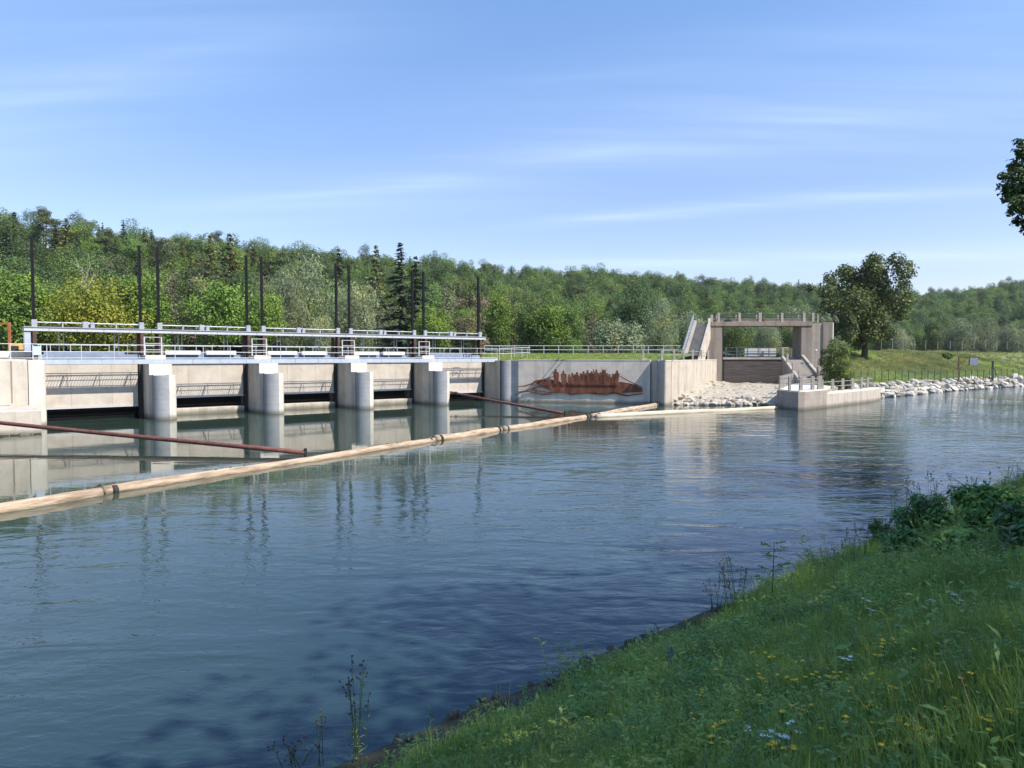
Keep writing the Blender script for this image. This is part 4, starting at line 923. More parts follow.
def make_conifer(kind, seed, H, wd_, lm, tiers=26, dens=9, droop=.35, z0=.08, pw=.85, size=.32):
    rng = np.random.default_rng(seed); C = []; Nn = []; A = []
    for k in range(tiers):
        f = k / (tiers - 1); z = H * (z0 + (1 - z0) * f * .985); R_ = wd_ * .5 * (1 - f) ** pw * rng.uniform(.82, 1.1) + .12
        nb = max(4, int(dens * (1 - f * .6)))
        for b in range(nb):
            a = rng.uniform(0, 2 * PI); L_ = R_ * rng.uniform(.65, 1.12); m = max(4, int(L_ * 15))
            t = np.linspace(.12, 1, m); x = np.cos(a) * t * L_; y = np.sin(a) * t * L_; zz = z - droop * L_ * t ** 1.5 + .12 * L_ * t
            P = np.stack([x, y, zz], -1) + rng.normal(size=(m, 3)) * .13; C.append(P); A.append(np.tile([math.cos(a), math.sin(a), -droop], (m, 1)))
            Nn.append(unit(np.tile([math.cos(a) * .35, math.sin(a) * .35, .9], (m, 1)) + rng.normal(size=(m, 3)) * .5))
    C = np.concatenate(C); Nn = np.concatenate(Nn); A = np.concatenate(A)
    proto(kind, leaf_quads(C, Nn, size, .42, rng, A, .6), trunk_mb(rng, H, H * .014, .96, 0), lm, 'bark')
make_conifer('dark_spruce', 150, 20, 6.5, 'needle'); make_conifer('dark_spruce', 151, 22, 6.0, 'needle')
make_conifer('olive_spruce', 152, 18, 6.5, 'olive', 24, 9, .2, .1, .7); make_conifer('olive_spruce', 153, 19, 6.0, 'olive', 24, 9, .25, .1, .65)
def make_pine(seed, H, wd_):
    rng = np.random.default_rng(seed); cl = [((0, 0, H * .85), wd_ * .2)]
    for c, r in ell_clumps(rng, 18, (0, 0, H * .74), wd_ * .42, H * .24, wd_ * .12, wd_ * .2): cl.append((c, r))
    proto('pine_tree', clump_crown(rng, cl, 280, .23, .3, .5, .4, flat=.6), trunk_mb(rng, H, H * .016, .9, 7, wd_ * .35, start=.55), 'pine', 'bark')
make_pine(160, 18, 8); make_pine(161, 17, 7)
def make_twiggy(seed, H, wd_):
    rng = np.random.default_rng(seed); cl = [((0, 0, H * .6), wd_ * .2)] + ell_clumps(rng, 20, (0, 0, H * .58), wd_ * .4, H * .4, wd_ * .1, wd_ * .18)
    proto('thin_brown_tree', clump_crown(rng, cl, 130, .20, .3, .3, .2), trunk_mb(rng, H, H * .016, .92, 12, wd_ * .4, start=.2), 'twig', 'bark')
make_twiggy(170, 16, 7); make_twiggy(171, 15, 6.5)
def make_dead(seed, H):
    rng = np.random.default_rng(seed); mb = MB()
    def br(p, d, L_, r, lv):
        d = Vector(d).normalized(); q = Vector(p) + d * L_; mid = Vector(p).lerp(q, .5) + Vector(rng.normal(size=3) * L_ * .05)
        mb.tube([p, mid, q], [r, r * .75, r * .5], 6)
        if lv == 0: return
        for k in range(3 if lv > 1 else 2):
            nd = d + Vector(rng.normal(size=3) * .55) + Vector((0, 0, .25)); s = rng.uniform(.45, 1); br(Vector(p).lerp(q, s), nd, L_ * rng.uniform(.5, .75), r * .5, lv - 1)
    br((0, 0, -.5), (.05, 0, 1), H * .45, .24, 4)
    tm = raw_mesh('dead_trunk', mb.v, mb.f); tm.materials.append(M['palebark']); LEAFS.setdefault('dead_tree', []).append((None, tm))
make_dead(180, 14); make_dead(183, 12)

def put_tree(kind, var, p, sc, label, rz=0.0, group=None, name=None, cat='tree'):
    t = thing(name or kind, label, cat, p, rz, group); t.scale = sc if isinstance(sc, tuple) else (sc, sc, sc)
    cm, tm = LEAFS[kind][var % len(LEAFS[kind])]
    tr = bpy.data.objects.new('trunk', tm); COL.objects.link(tr); tr.parent = t
    if cm is not None:
        cr = bpy.data.objects.new('crown', cm); COL.objects.link(cr); cr.parent = t
    return t
HT = {'broadleaf_tree': 17, 'bright_tree': 14, 'dark_tree': 17, 'yellow_tree': 10.5, 'round_bush': 5.5, 'willow_tree': 15, 'dark_spruce': 21, 'olive_spruce': 18.5, 'pine_tree': 17.5, 'thin_brown_tree': 15.5, 'dead_tree': 13}
GRP = 'trees at the front of the wooded hillside'
# (kind, variant, px of the trunk, distance, py of the top, width factor, label)
FRONT = [
 ('bright_tree', 0, 12, 118, 268, 1.1, 'bright green tree at the left edge, beside the orange gantry'),
 ('bright_tree', 1, 52, 124, 286, 1.0, 'low bright tree between the first black rack and the yellow tree'),
 ('yellow_tree', 0, 106, 116, 284, 1.0, 'rounded yellow-green tree behind the leftmost hoist bridge'),
 ('dead_tree', 0, 87, 128, 252, 1.0, 'bare whitish dead tree above the left shoulder of the yellow tree'),
 ('dead_tree', 1, 99, 131, 262, .8, 'smaller bare dead tree just above the top of the yellow tree'),
 ('dark_tree', 0, 34, 140, 262, 1.0, 'dark leafy tree behind the leftmost black rack'),
 ('bright_tree', 0, 150, 122, 272, .9, 'bright green tree between the first pair of black racks'),
 ('thin_brown_tree', 0, 176, 132, 262, .9, 'thin brownish tree right of the first pair of racks'),
 ('bright_tree', 1, 222, 126, 272, 1.0, 'leafy bright green tree just left of the second pair of racks'),
 ('thin_brown_tree', 1, 205, 140, 250, .9, 'thin pinkish-brown tree half way between two rack pairs'),
 ('olive_spruce', 0, 212, 162, 234, 1.0, 'tall olive spruce above the second hoist bridge'),
 ('olive_spruce', 1, 232, 166, 238, 1.0, 'olive spruce just left of the second pair of racks'),
 ('willow_tree', 0, 281, 142, 266, .8, 'grey-green willow right of the second pair of racks'),
 ('willow_tree', 1, 309, 150, 256, .85, 'largest pale willow behind the middle hoist bridge'),
 ('bright_tree', 0, 264, 130, 290, .8, 'small vivid green tree at the foot of the grey willows'),
 ('willow_tree', 2, 318, 132, 304, .8, 'low pale willow bush in front of the big willow'),
 ('dark_spruce', 0, 340, 205, 246, 1.3, 'pointed dark spruce standing above the third pair of racks'),
 ('willow_tree', 0, 362, 146, 278, .8, 'pale willow just right of the third pair of racks'),
 ('olive_spruce', 0, 377, 170, 243, 1.0, 'olive spruce with thin tip between third and fourth rack pairs'),
 ('dark_spruce', 1, 401, 150, 250, 1.75, 'massive blackish spruce left of the fourth pair of racks'),
 ('dark_spruce', 0, 416, 156, 252, 1.6, 'second blackish spruce rising directly behind the fourth pair of racks'),
 ('bright_tree', 1, 432, 138, 302, .9, 'bright low tree right of the fourth pair of racks'),
 ('thin_brown_tree', 0, 447, 150, 278, 1.2, 'wide brownish thinly leafed tree over the rightmost hoist bridge'),
 ('thin_brown_tree', 1, 480, 146, 276, .9, 'slender pale tree beside the last single rack'),
 ('bright_tree', 0, 497, 150, 292, .8, 'green tree at the left end of the terrace railing'),
 ('thin_brown_tree', 0, 512, 158, 285, 1.0, 'brown-grey thin tree above the left part of the boat picture'),
 ('broadleaf_tree', 1, 527, 150, 297, .75, 'mid green tree in the row behind the terrace railing, left of the yellowish one'),
 ('bright_tree', 1, 548, 150, 297, 1.0, 'yellowish bright tree in the row behind the terrace railing'),
 ('broadleaf_tree', 2, 572, 152, 300, .75, 'dense green tree directly behind the middle of the raft picture'),
 ('thin_brown_tree', 1, 592, 154, 304, 1.0, 'brownish slim tree left of the round bush'),
 ('round_bush', 0, 620, 140, 322, .95, 'round grey-green bush on the lawn edge behind the railing'),
 ('dark_tree', 1, 633, 172, 288, 1.0, 'dark broad tree rising behind the round bush'),
 ('willow_tree', 1, 660, 158, 299, .7, 'pale willow left of the lock portal stair'),
 ('willow_tree', 2, 697, 170, 301, 1.05, 'wide grey willow right behind the lock portal stair'),
 ('broadleaf_tree', 0, 735, 190, 318, .9, 'green tree seen through the left half of the portal opening'),
 ('willow_tree', 0, 765, 200, 320, 1.0, 'grey willow seen through the middle of the portal opening'),
 ('broadleaf_tree', 1, 790, 205, 322, .9, 'leafy tree seen through the right part of the portal opening'),
 ('willow_tree', 1, 800, 255, 306, 1.1, 'silvery willow peeping over the right end of the portal railing'),
 ('willow_tree', 1, 828, 250, 322, 1.1, 'grey willow between the portal end block and the lone tree'),
 ('willow_tree', 2, 900, 285, 317, 1.0, 'silvery willow just right of the lone tree'),
 ('broadleaf_tree', 2, 932, 300, 318, .9, 'green tree among the willows above the dark bush on the dyke'),
 ('willow_tree', 0, 958, 300, 317, 1.0, 'silvery willow above the rusty sign frame'),
 ('willow_tree', 1, 984, 310, 318, .9, 'silvery willow above the tall dark post'),
 ('willow_tree', 2, 1012, 320, 316, 1.0, 'silvery willow at the right edge of the picture'),
 ('broadleaf_tree', 0, 878, 290, 322, .9, 'green tree whose top shows right below the lone tree crown'),
]
rg = random.Random(5)
for kind, var, px, Y, pyt, wf, lab in FRONT:
    X = (px - 512) / F_PX * Y; z = float(ground(np.array(X), np.array(float(Y)))) - .3
    h = EYE + (HORIZON - pyt) * Y / F_PX - z; s = h / HT[kind]
    put_tree(kind, var, (X, Y, z), (s * wf, s * wf, s), lab, rg.uniform(0, 6.28), GRP)

# the wood as one mass of instances
hidden = bpy.data.collections.new('wood_stock')
def stock(coll, name, parts):
    """one mesh joining crown and trunk, kept out of the scene, only instanced"""
    V = []; L_ = []; S = []; MI = []; mats = []; off = 0
    for me in parts:
        if me is None: continue
        n = len(me.vertices); co = np.empty(n * 3, np.float32); me.vertices.foreach_get('co', co); V.append(co.reshape(-1, 3))
        li = np.empty(len(me.loops), np.int32); me.loops.foreach_get('vertex_index', li); L_.append(li + off)
        lt = np.empty(len(me.polygons), np.int32); me.polygons.foreach_get('loop_total', lt); S.append(lt); off += n
        MI.append(np.full(len(lt), len(mats), np.int32)); mats.append(me.materials[0])
    V = np.concatenate(V); L_ = np.concatenate(L_); S = np.concatenate(S); MI = np.concatenate(MI)
    m = bpy.data.meshes.new(name); m.vertices.add(len(V)); m.vertices.foreach_set('co', V.ravel()); m.loops.add(len(L_)); m.loops.foreach_set('vertex_index', L_)
    m.polygons.add(len(S)); m.polygons.foreach_set('loop_start', np.concatenate([[0], np.cumsum(S)[:-1]]).astype(np.int32)); m.polygons.foreach_set('loop_total', S)
    for q in mats: m.materials.append(q)
    m.polygons.foreach_set('material_index', MI); m.update(calc_edges=True)
    o = bpy.data.objects.new(name, m); coll.objects.link(o); return o
def scatter(name, P, rot, scl, idx, coll):
    me = bpy.data.meshes.new(name); n = len(P); me.vertices.add(n); me.vertices.foreach_set('co', np.asarray(P, np.float32).ravel())
    for nm, ty, key, arr in (('rot', 'FLOAT_VECTOR', 'vector', rot), ('scl', 'FLOAT_VECTOR', 'vector', scl)):
        a = me.attributes.new(nm, ty, 'POINT'); a.data.foreach_set(key, np.asarray(arr, np.float32).ravel())
    a = me.attributes.new('idx', 'INT', 'POINT'); a.data.foreach_set('value', np.asarray(idx, np.int32))
    o = bpy.data.objects.new(name, me); COL.objects.link(o)
    ng = bpy.data.node_groups.new(name + '_scatter', 'GeometryNodeTree'); ng.is_modifier = True
    ng.interface.new_socket('Geometry', in_out='INPUT', socket_type='NodeSocketGeometry'); ng.interface.new_socket('Geometry', in_out='OUTPUT', socket_type='NodeSocketGeometry')
    N, L = ng.nodes, ng.links; gi = N.new('NodeGroupInput'); go = N.new('NodeGroupOutput'); ip = N.new('GeometryNodeInstanceOnPoints')
    ci = N.new('GeometryNodeCollectionInfo'); ci.inputs['Collection'].default_value = coll; ci.inputs['Separate Children'].default_value = True; ci.inputs['Reset Children'].default_value = True
    def attr(nm, ty):
        q = N.new('GeometryNodeInputNamedAttribute'); q.data_type = ty; q.inputs['Name'].default_value = nm; return [s for s in q.outputs if s.enabled and s.name == 'Attribute'][0]
    L.new(gi.outputs[0], ip.inputs['Points']); L.new(ci.outputs[0], ip.inputs['Instance']); ip.inputs['Pick Instance'].default_value = True
    L.new(attr('idx', 'INT'), ip.inputs['Instance Index']); L.new(attr('rot', 'FLOAT_VECTOR'), ip.inputs['Rotation']); L.new(attr('scl', 'FLOAT_VECTOR'), ip.inputs['Scale'])
    L.new(ip.outputs[0], go.inputs[0])
    md = o.modifiers.new('scatter', 'NODES'); md.node_group = ng
    tag(o, kind='stuff'); return o
KN = ['broadleaf_tree', 'bright_tree', 'dark_tree', 'willow_tree', 'dark_spruce', 'olive_spruce', 'pine_tree', 'thin_brown_tree']
KI = {}; cnt = 0
for kn in KN:
    for v, (cm, tm) in enumerate(LEAFS[kn]):
        stock(hidden, 'stock_%02d' % cnt, (cm, tm)); KI.setdefault(kn, []).append(cnt); cnt += 1
P = []; RO = []; SL = []; IX = []
Y = 112.0
while Y < 760:
    step = 7.6 + (Y - 112) * .006
    X = -.95 * Y
    while X < 1.0 * Y:
        x = X + rg.uniform(-.45, .45) * step; y = Y + rg.uniform(-.45, .45) * step; px = 512 + F_PX * x / y
        t_, r__, tp = [float(q) for q in hillpar(px)]
        f = (y - t_) / (r__ - t_)
        if 0.04 < f < 1.12:
            con = float(hashn(np.array(x), np.array(y), 38.0)); u = rg.random()
            pc = np.interp(px, [0, 250, 450, 600, 800, 1000], [.52, .62, .55, .34, .22, .18]); pc = pc * (.35 + 1.3 * con) * (0.6 if f < .15 else 1)
            if u < pc: kn = rg.choices(['dark_spruce', 'olive_spruce', 'pine_tree'], [.34, .40, .26])[0]
            elif f < .14: kn = rg.choices(['broadleaf_tree', 'bright_tree', 'dark_tree', 'willow_tree', 'thin_brown_tree'], [.3, .28, .16, .18 if px > 640 else .06, .12 if px < 640 else .02])[0]
            else: kn = rg.choices(['broadleaf_tree', 'bright_tree', 'dark_tree', 'thin_brown_tree'], [.52, .13, .30, .05])[0]
            s = rg.uniform(.72, 1.12) * (.80 if kn.endswith('spruce') else 1.0 if kn == 'pine_tree' else 1.0)
            P.append((x, y, float(ground(np.array(x), np.array(y))) - .4)); RO.append((0, 0, rg.uniform(0, 6.28))); wf = s * rg.uniform(.95, 1.15) * (1.3 if kn.endswith('spruce') else 1); SL.append((wf, wf, s)); IX.append(rg.choice(KI[kn]))
        X += step
    Y += step
print('WOOD', len(P))
scatter('hillside_wood', P, RO, SL, IX, hidden)
# ------------------------------------------------------------------ lone tree, conifer bush, near trees
rng = np.random.default_rng(77)
LY = 125.0; lx = (864 - 512) / F_PX * LY; u_ = LY / F_PX
lz = EYE - (357 - 357.5) * 0 - 0.5 * u_ + .1
cl = []
for px, py, r in ((868, 292, 19), (870, 268, 13), (856, 269, 8), (889, 273, 12), (848, 283, 15), (831, 292, 12), (890, 299, 16), (903, 303, 8), (845, 305, 17), (827, 307, 10), (870, 312, 17), (851, 326, 13), (839, 322, 10), (880, 327, 9), (861, 262, 6), (884, 262, 8), (836, 278, 7), (858, 300, 15), (898, 285, 7), (876, 283, 12), (823, 296, 6), (846, 338, 6), (895, 313, 9), (862, 336, 8), (848, 334, 9), (884, 333, 9), (866, 323, 11), (873, 336, 8), (858, 344, 6), (908, 296, 6), (820, 286, 5), (873, 283, 13), (866, 275, 10), (880, 272, 9), (858, 277, 11), (850, 273, 8), (862, 268, 7)):
    cl.append((((px - 864) * u_ * 1.12, float(rng.normal() * 1.9), (357 - py) * u_ + (EYE - lz)), r * u_ * .98))
cm = quad_mesh('lone_crown', clump_crown(rng, cl, 1500, .25, .6, .3, .3)); cm.materials.append(M['chestnut'])
t = thing('lone_tree', 'single broad dark crowned tree standing on the grass dyke beside the portal', 'tree', (lx, LY, lz))
mb = MB(); mb.tube([(0, 0, -1), (.1, 0, 1.2), (-.1, .1, 3.2), (.2, 0, 6), (.5, .2, 10)], [.75, .5, .42, .34, .14], 10)
for k, (x, z, z0) in enumerate(((-5, 9, 2.2), (-3, 11.5, 3), (4.2, 9, 2.6), (3.5, 13, 3.6), (-1, 14, 4.5), (1.8, 15, 5), (-2.2, 6, 2))):
    mb.tube([(0, 0, z0), (x * .4, .3 * (k % 3 - 1), z0 + (z - z0) * .45), (x * .8, .6 * (k % 3 - 1), z * .85), (x, .8 * (k % 3 - 1), z)], [.3, .22, .13, .05], 7)
mb.build('trunk', M['bark'], t, smooth=True); link('crown', cm, None, t)

bp_ = at(836, 388, 84)
cl = []; u_ = 84 / F_PX
for px, py, r in ((836, 365, 11), (830, 350, 7), (842, 350, 7), (836, 343, 5), (824, 362, 7), (847, 362, 7), (827, 376, 9), (845, 376, 9), (836, 380, 9), (852, 355, 4), (820, 352, 3.5), (850, 384, 7), (824, 386, 6)):
    cl.append((((px - 836) * u_ * .82, float(rng.normal() * .45), (388 - py) * u_), r * u_ * .95))
t = thing('conifer_bush', 'dense dark green conifer bush in front of the portal end block', 'bush', bp_)
cm = quad_mesh('bush_crown', clump_crown(rng, cl, 2200, .12, .35, .3, .5, np.array([0, 0, 1.0]), .35)); cm.materials.append(leafmat('thuja_leaf', (0.105, 0.150, 0.040), .1, 0, .25, 1.0, 1.9)); link('crown', cm, None, t)
mb = MB().tube([(0, 0, -.6), (.05, 0, 2), (0, .1, 4.6)], [.16, .12, .04], 7)
for k in range(6): mb.tube([(0, 0, .5 + k * .5), (math.cos(k * 2.1) * .9, math.sin(k * 2.1) * .5, 1.4 + k * .6)], [.06, .02], 5)
mb.build('trunk', M['bark'], t)
dk = at(947.5, 357.5, 135); t = thing('dyke_bush', 'small blackish bush on top of the grass dyke', 'bush', dk)
cm = quad_mesh('low_crown', clump_crown(rng, ell_clumps(rng, 12, (0, 0, .35), 1.0, .4, .25, .4), 200, .13, .5, .3, .4)); cm.materials.append(M['leafdark']); link('crown', cm, None, t)
MB().tube([(0, 0, -.4), (.1, 0, .8)], [.08, .03], 5).tube([(0, 0, -.2), (-.5, .1, .7)], [.06, .02], 5).build('trunk', M['bark'], t)
tp = [(711, 318, .9), (729, 316, .7), (827, 317, 1.0), (834, 319, .8), (822, 312, .6)]
for k, (px, py, r) in enumerate(tp):
    t_ = thing('wall_plant', ['leafy plant sprouting at the left corner on top of the portal', 'grassy plant growing behind the portal railing, second post from the left', 'broad leafy plant on top of the portal end block', 'weeds on the right edge of the portal end block', 'tall thin plant by the right end of the portal railing'][k], 'plant', (PX(px, 96.2), 96.2, ztop - .1))
    cm = quad_mesh('sprig', clump_crown(rng, [((0, 0, .6 * r), .5 * r), ((.3 * r, 0, .3), .4 * r), ((-.3 * r, .1, .35), .4 * r), ((0, 0, 1.1 * r), .3 * r)], 90, .13, .4, .2, .4)); cm.materials.append(M['willow']); link('leaves', cm, None, t_)
    MB().tube([(0, 0, -.05), (.05, 0, 1.1 * r)], [.03, .01], 5).build('stem', M['stem'], t_)

# trees on the near bank whose shade covers the foreground
def near_tree(label, p, H, wd_, seed, per=300, size=.26, extra=()):
    rg_ = np.random.default_rng(seed); t = thing('bank_tree', label, 'tree', (p[0], p[1], float(ground(np.array(p[0]), np.array(p[1]))) - .1))
    cl = [((0, 0, H * .68), wd_ * .22)] + ell_clumps(rg_, 34, (0, 0, H * .66), wd_ * .42, H * .32, wd_ * .13, wd_ * .22)
    q = clump_crown(rg_, cl, per, size, .5, .4, .25)
    cm = quad_mesh('bank_crown', q); cm.materials.append(M['nearleaf']); link('crown', cm, None, t)
    trunk_mb(rg_, H, H * .018, .75, 7, wd_ * .34, start=.4).build('trunk', M['bark'], t, smooth=True)
    return t
for k, (p, H, w_) in enumerate((((15, -3), 22.5, 13.5), ((20, 2.0), 22.5, 13), ((26, 8.0), 23.5, 14), ((34, 14.8), 24, 14), ((43, 23), 24, 14), ((10, -9), 22.5, 13.5), ((54, 33), 23, 14))):
    near_tree('tall leafy shade tree on the near bank outside the right edge', p, H, w_, 300 + k)['group'] = 'shade trees on the near bank'
# the tree whose bough hangs into the picture
bx = (28.0, 22.5)
t = thing('overhanging_tree', 'near leafy tree with one bough hanging into the right edge of the sky', 'tree', (bx[0], bx[1], float(ground(np.array(bx[0]), np.array(bx[1]))) - .1))
rg_ = np.random.default_rng(401); z0 = t.location.z
cl = [((0, 0, 12), 2.4)] + ell_clumps(rg_, 26, (0.6, 0, 11.5), 5.2, 4.5, 1.5, 2.3)
q1 = clump_crown(rg_, cl, 420, .24, .5, .4, .25)
BY = 22.0
cl = []
for px, py, r in ((1024, 188, 15), (1034, 165, 14), (1040, 148, 14), (1022, 152, 8), (1014, 167, 8), (1006, 187, 8), (1016, 176, 8), (1008, 196, 7), (1018, 204, 9), (1030, 212, 10), (1018, 222, 6), (1028, 229, 6), (1045, 190, 18), (1060, 170, 20), (1019, 143, 5), (1003, 176, 5), (1012, 211, 5), (1070, 205, 20)):
    p = at(px, py, BY + float(rg_.normal() * .35)); cl.append(((p[0] - bx[0], p[1] - bx[1], p[2] - z0), r * BY / F_PX))
cl.sort(key=lambda q: -q[1])
q2 = clump_crown(rg_, cl, 700, .085, .5, .5, .1)
cm = quad_mesh('overhang_crown', np.concatenate([q1, q2])); cm.materials.append(M['nearleaf']); link('crown', cm, None, t)
mb = trunk_mb(rg_, 18, .34, .75, 6, 4, start=.4)
e = at(1012, 187, BY); e = (e[0] - bx[0], e[1] - bx[1], e[2] - z0)
mb.tube([(0, 0, 6.5), (e[0] * .4, e[1] * .4, 8.6), (e[0] * .75, e[1] * .8, e[2] + .4), e], [.2, .13, .07, .015], 7)
for px, py in ((1020, 150), (1010, 200), (1022, 224)):
    q = at(px, py, BY); mb.tube([(e[0] * .75, e[1] * .8, e[2] + .4), ((q[0] - bx[0] + e[0]) / 2 + .4, q[1] - bx[1], (q[2] - z0 + e[2]) / 2), (q[0] - bx[0], q[1] - bx[1], q[2] - z0)], [.05, .03, .01], 5)
mb.build('trunk', M['bark'], t, smooth=True)

# ------------------------------------------------------------------ grass and herbs of the near bank
gs_ = bpy.data.collections.new('grass_stock')
def blades(rng, n, h, spread, w, bend=.45, mname='blade', seeds=0):
    V = []
    for k in range(n):
        a = rng.uniform(0, 6.28); r = spread * rng.uniform(0, 1) ** .6; x, y = r * math.cos(a), r * math.sin(a); hh = h * rng.uniform(.5, 1.15); b = rng.uniform(.1, bend) * hh; da = a + rng.normal() * .8
        ta = da + PI / 2; wx, wy = math.cos(ta) * w, math.sin(ta) * w
        p = [np.array([x + math.cos(da) * b * f ** 2, y + math.sin(da) * b * f ** 2, hh * (f - .12 * f * f * (b / hh) * 3)]) for f in (0, .4, .75, 1)]
        ww = [1, .85, .5, .08]; q = np.array([wx, wy, 0])
        for i in range(3): V += [p[i] - q * ww[i], p[i] + q * ww[i], p[i + 1] + q * ww[i + 1], p[i + 1] - q * ww[i + 1]]
    m = quad_mesh('blades', np.array(V)); m.materials.append(M[mname]); return m
def herb_mesh(rng, h, nst, leaf, nl, asp=.45, spread=.12, mname='weed'):
    V = []; C = []; Nn = []; A = []
    for k in range(nst):
        a = rng.uniform(0, 6.28); x0, y0 = rng.normal(size=2) * spread * .5; tip = np.array([x0 + math.cos(a) * spread, y0 + math.sin(a) * spread, h * rng.uniform(.6, 1.1)]); b = np.array([x0, y0, 0])
        w = .0035; V += [b + [w, 0, 0], b - [w, 0, 0], tip - [w * .5, 0, 0], tip + [w * .5, 0, 0]]
        for j in range(nl):
            f = (j + .5) / nl; da = j * 2.4 + a; d = np.array([math.cos(da), math.sin(da), .25]); C.append(b + (tip - b) * f + d * leaf * .9); A.append(d); Nn.append(np.array([-d[0] * .25, -d[1] * .25, 1.0]) + rng.normal(size=3) * .35)
    Q = leaf_quads(np.array(C), unit(np.array(Nn)), leaf, asp, rng, np.array(A), .85)
    m = quad_mesh('herb', np.concatenate([np.array(V), Q])); m.materials.append(M[mname]); return m
r2 = np.random.default_rng(9); IDX = {'tuft': [], 'weed': [], 'tall': [], 'cover': []}; c_ = 0
def add_stock(kind, m):
    global c_
    gs_.objects.link(bpy.data.objects.new('stock_%02d' % c_, m)); IDX[kind].append(c_); c_ += 1
for k in range(5): add_stock('tuft', blades(r2, 34, .21, .09, .0026))
for k in range(5): add_stock('weed', herb_mesh(r2, .15, 9, .020, 7, spread=.11))
for k in range(3): add_stock('weed', herb_mesh(r2, .20, 7, .024, 9, .3, .10))
for k in range(3): add_stock('tall', blades(r2, 12, .42, .07, .0024, .35, 'blade'))
for k in range(2): add_stock('tall', blades(r2, 6, .5, .06, .002, .25, 'seed'))
for k in range(3): add_stock('tall', herb_mesh(r2, .42, 5, .035, 9, .28, .12))
for k in range(2): add_stock('tall', herb_mesh(r2, .5, 4, .022, 14, .4, .14))
for k in range(4): add_stock('cover', herb_mesh(r2, .09, 12, .017, 5, .6, .14))
P = []; RO = []; SL = []; IX = []
Y = 2.4
r3 = random.Random(3)
while Y < 46:
    st = max(.07, .0135 * Y); x = max(-5.0, -.80 * Y - 1)
    while x < min(.86 * Y + 1.5, 40):
        X = x + r3.uniform(-.5, .5) * st; yy = Y + r3.uniform(-.5, .5) * st
        d = -X * math.sin(BAZ) + yy * math.cos(BAZ)
        if -5.0 < d < float(np.interp(X, [0, 3, 7], [6.75, 7.0, 7.8])) + (hashn(np.array(X), np.array(yy), .5) - .5) * 1.0 + (hashn(np.array(X), np.array(yy), 1.9) - .5) * .5:
            n1 = float(hashn(np.array(X), np.array(yy), 1.3)); n2 = float(hashn(np.array(X + 40), np.array(yy), 2.6)); u = r3.random()
            if not (d > 6.3 and X < 4 and r3.random() < (d - 6.3) * .9):
                wfrac = .18 + .75 * max(0, min(1, (n2 - .35) * 2.2)) * (1 if d < 5.5 else .5)
                if u < .05: kn = 'tall'
                elif u < .12: kn = 'cover'
                elif r3.random() < wfrac: kn = 'weed'
                else: kn = 'tuft'
                s = (.65 + .75 * n1) * r3.uniform(.75, 1.25) * (1 + .018 * Y)
                P.append((X, yy, float(ground(np.array(X), np.array(yy))) - .02)); RO.append((r3.uniform(-.15, .15), r3.uniform(-.15, .15), r3.uniform(0, 6.28))); SL.append((s * (1 + .02 * Y), s * (1 + .02 * Y), s)); IX.append(r3.choice(IDX[kn]))
        x += st
    Y += st
print('GRASS', len(P))
scatter('bank_grass', P, RO, SL, IX, gs_)
# meadow on the dyke and terrace
ms_ = bpy.data.collections.new('meadow_stock')
for k in range(4): ms_.objects.link(bpy.data.objects.new('stock_%02d' % k, blades(r2, 40, .7, .55, .022, .5, 'meadowblade')))
for k in range(2): ms_.objects.link(bpy.data.objects.new('stock_%02d' % (4 + k), blades(r2, 30, .75, .5, .022, .5, 'blade')))
P = []; RO = []; SL = []; IX = []
for _ in range(20000):
    k = r3.randrange(5, 138); q = 3.4 + 23 * r3.random(); a = dyke_pt(k, q); sh = r3.uniform(0, float(ss[k + 1] - ss[k])); X, yy = a[0] + dirs[k].x * sh + r3.uniform(-.5, .5), a[1] + dirs[k].y * sh + r3.uniform(-.5, .5)
    lim = np.interp(yy, [70, 72.3, 80, 88, 88.1, 94, 94.1], [32, 33.8, 38, 38, 42.2, 44.2, 44.6])
    if X < lim or (k < 13 and q < 4.2): continue
    n1 = float(hashn(np.array(X), np.array(yy), 6.0)); s = r3.uniform(.4, .9) * (.5 + .8 * n1)
    P.append((X, yy, a[2] - .05)); RO.append((r3.uniform(-.2, .2), r3.uniform(-.2, .2), r3.uniform(0, 6.28))); SL.append((s * 1.2, s * 1.2, s)); IX.append(r3.choice((4, 5)) if (n1 < .2 or q < 8 and r3.random() < .5) else r3.randrange(4))
for _ in range(5000):
    X, yy = r3.uniform(-6, 24), r3.uniform(77, 97)
    if not in_terr(np.array(X), np.array(yy - .6)): continue
    s = r3.uniform(.2, .42); P.append((X, yy, float(terr_z(np.array(X), np.array(yy))) - .03)); RO.append((0, 0, r3.uniform(0, 6.28))); SL.append((s, s, s)); IX.append(r3.choice((4, 5, 0, 1)))
for _ in range(420):
    X, yy = r3.uniform(17, 33), r3.uniform(79, 95)
    off = (X - LKC.x) * -ld.y + (yy - LKC.y) * ld.x
    if off > -.3 or X > 28 + (yy - 74) * .45: continue
    if r3.random() > .25 + .75 * max(0, 1 + off / 4): continue
    s = r3.uniform(.12, .4); P.append((X, yy, float(gravel_z(np.array(X), np.array(yy))) - .02)); RO.append((0, 0, r3.uniform(0, 6.28))); SL.append((s, s, s)); IX.append(r3.choice((4, 0, 1)))
scatter('meadow_grass', P, RO, SL, IX, ms_)

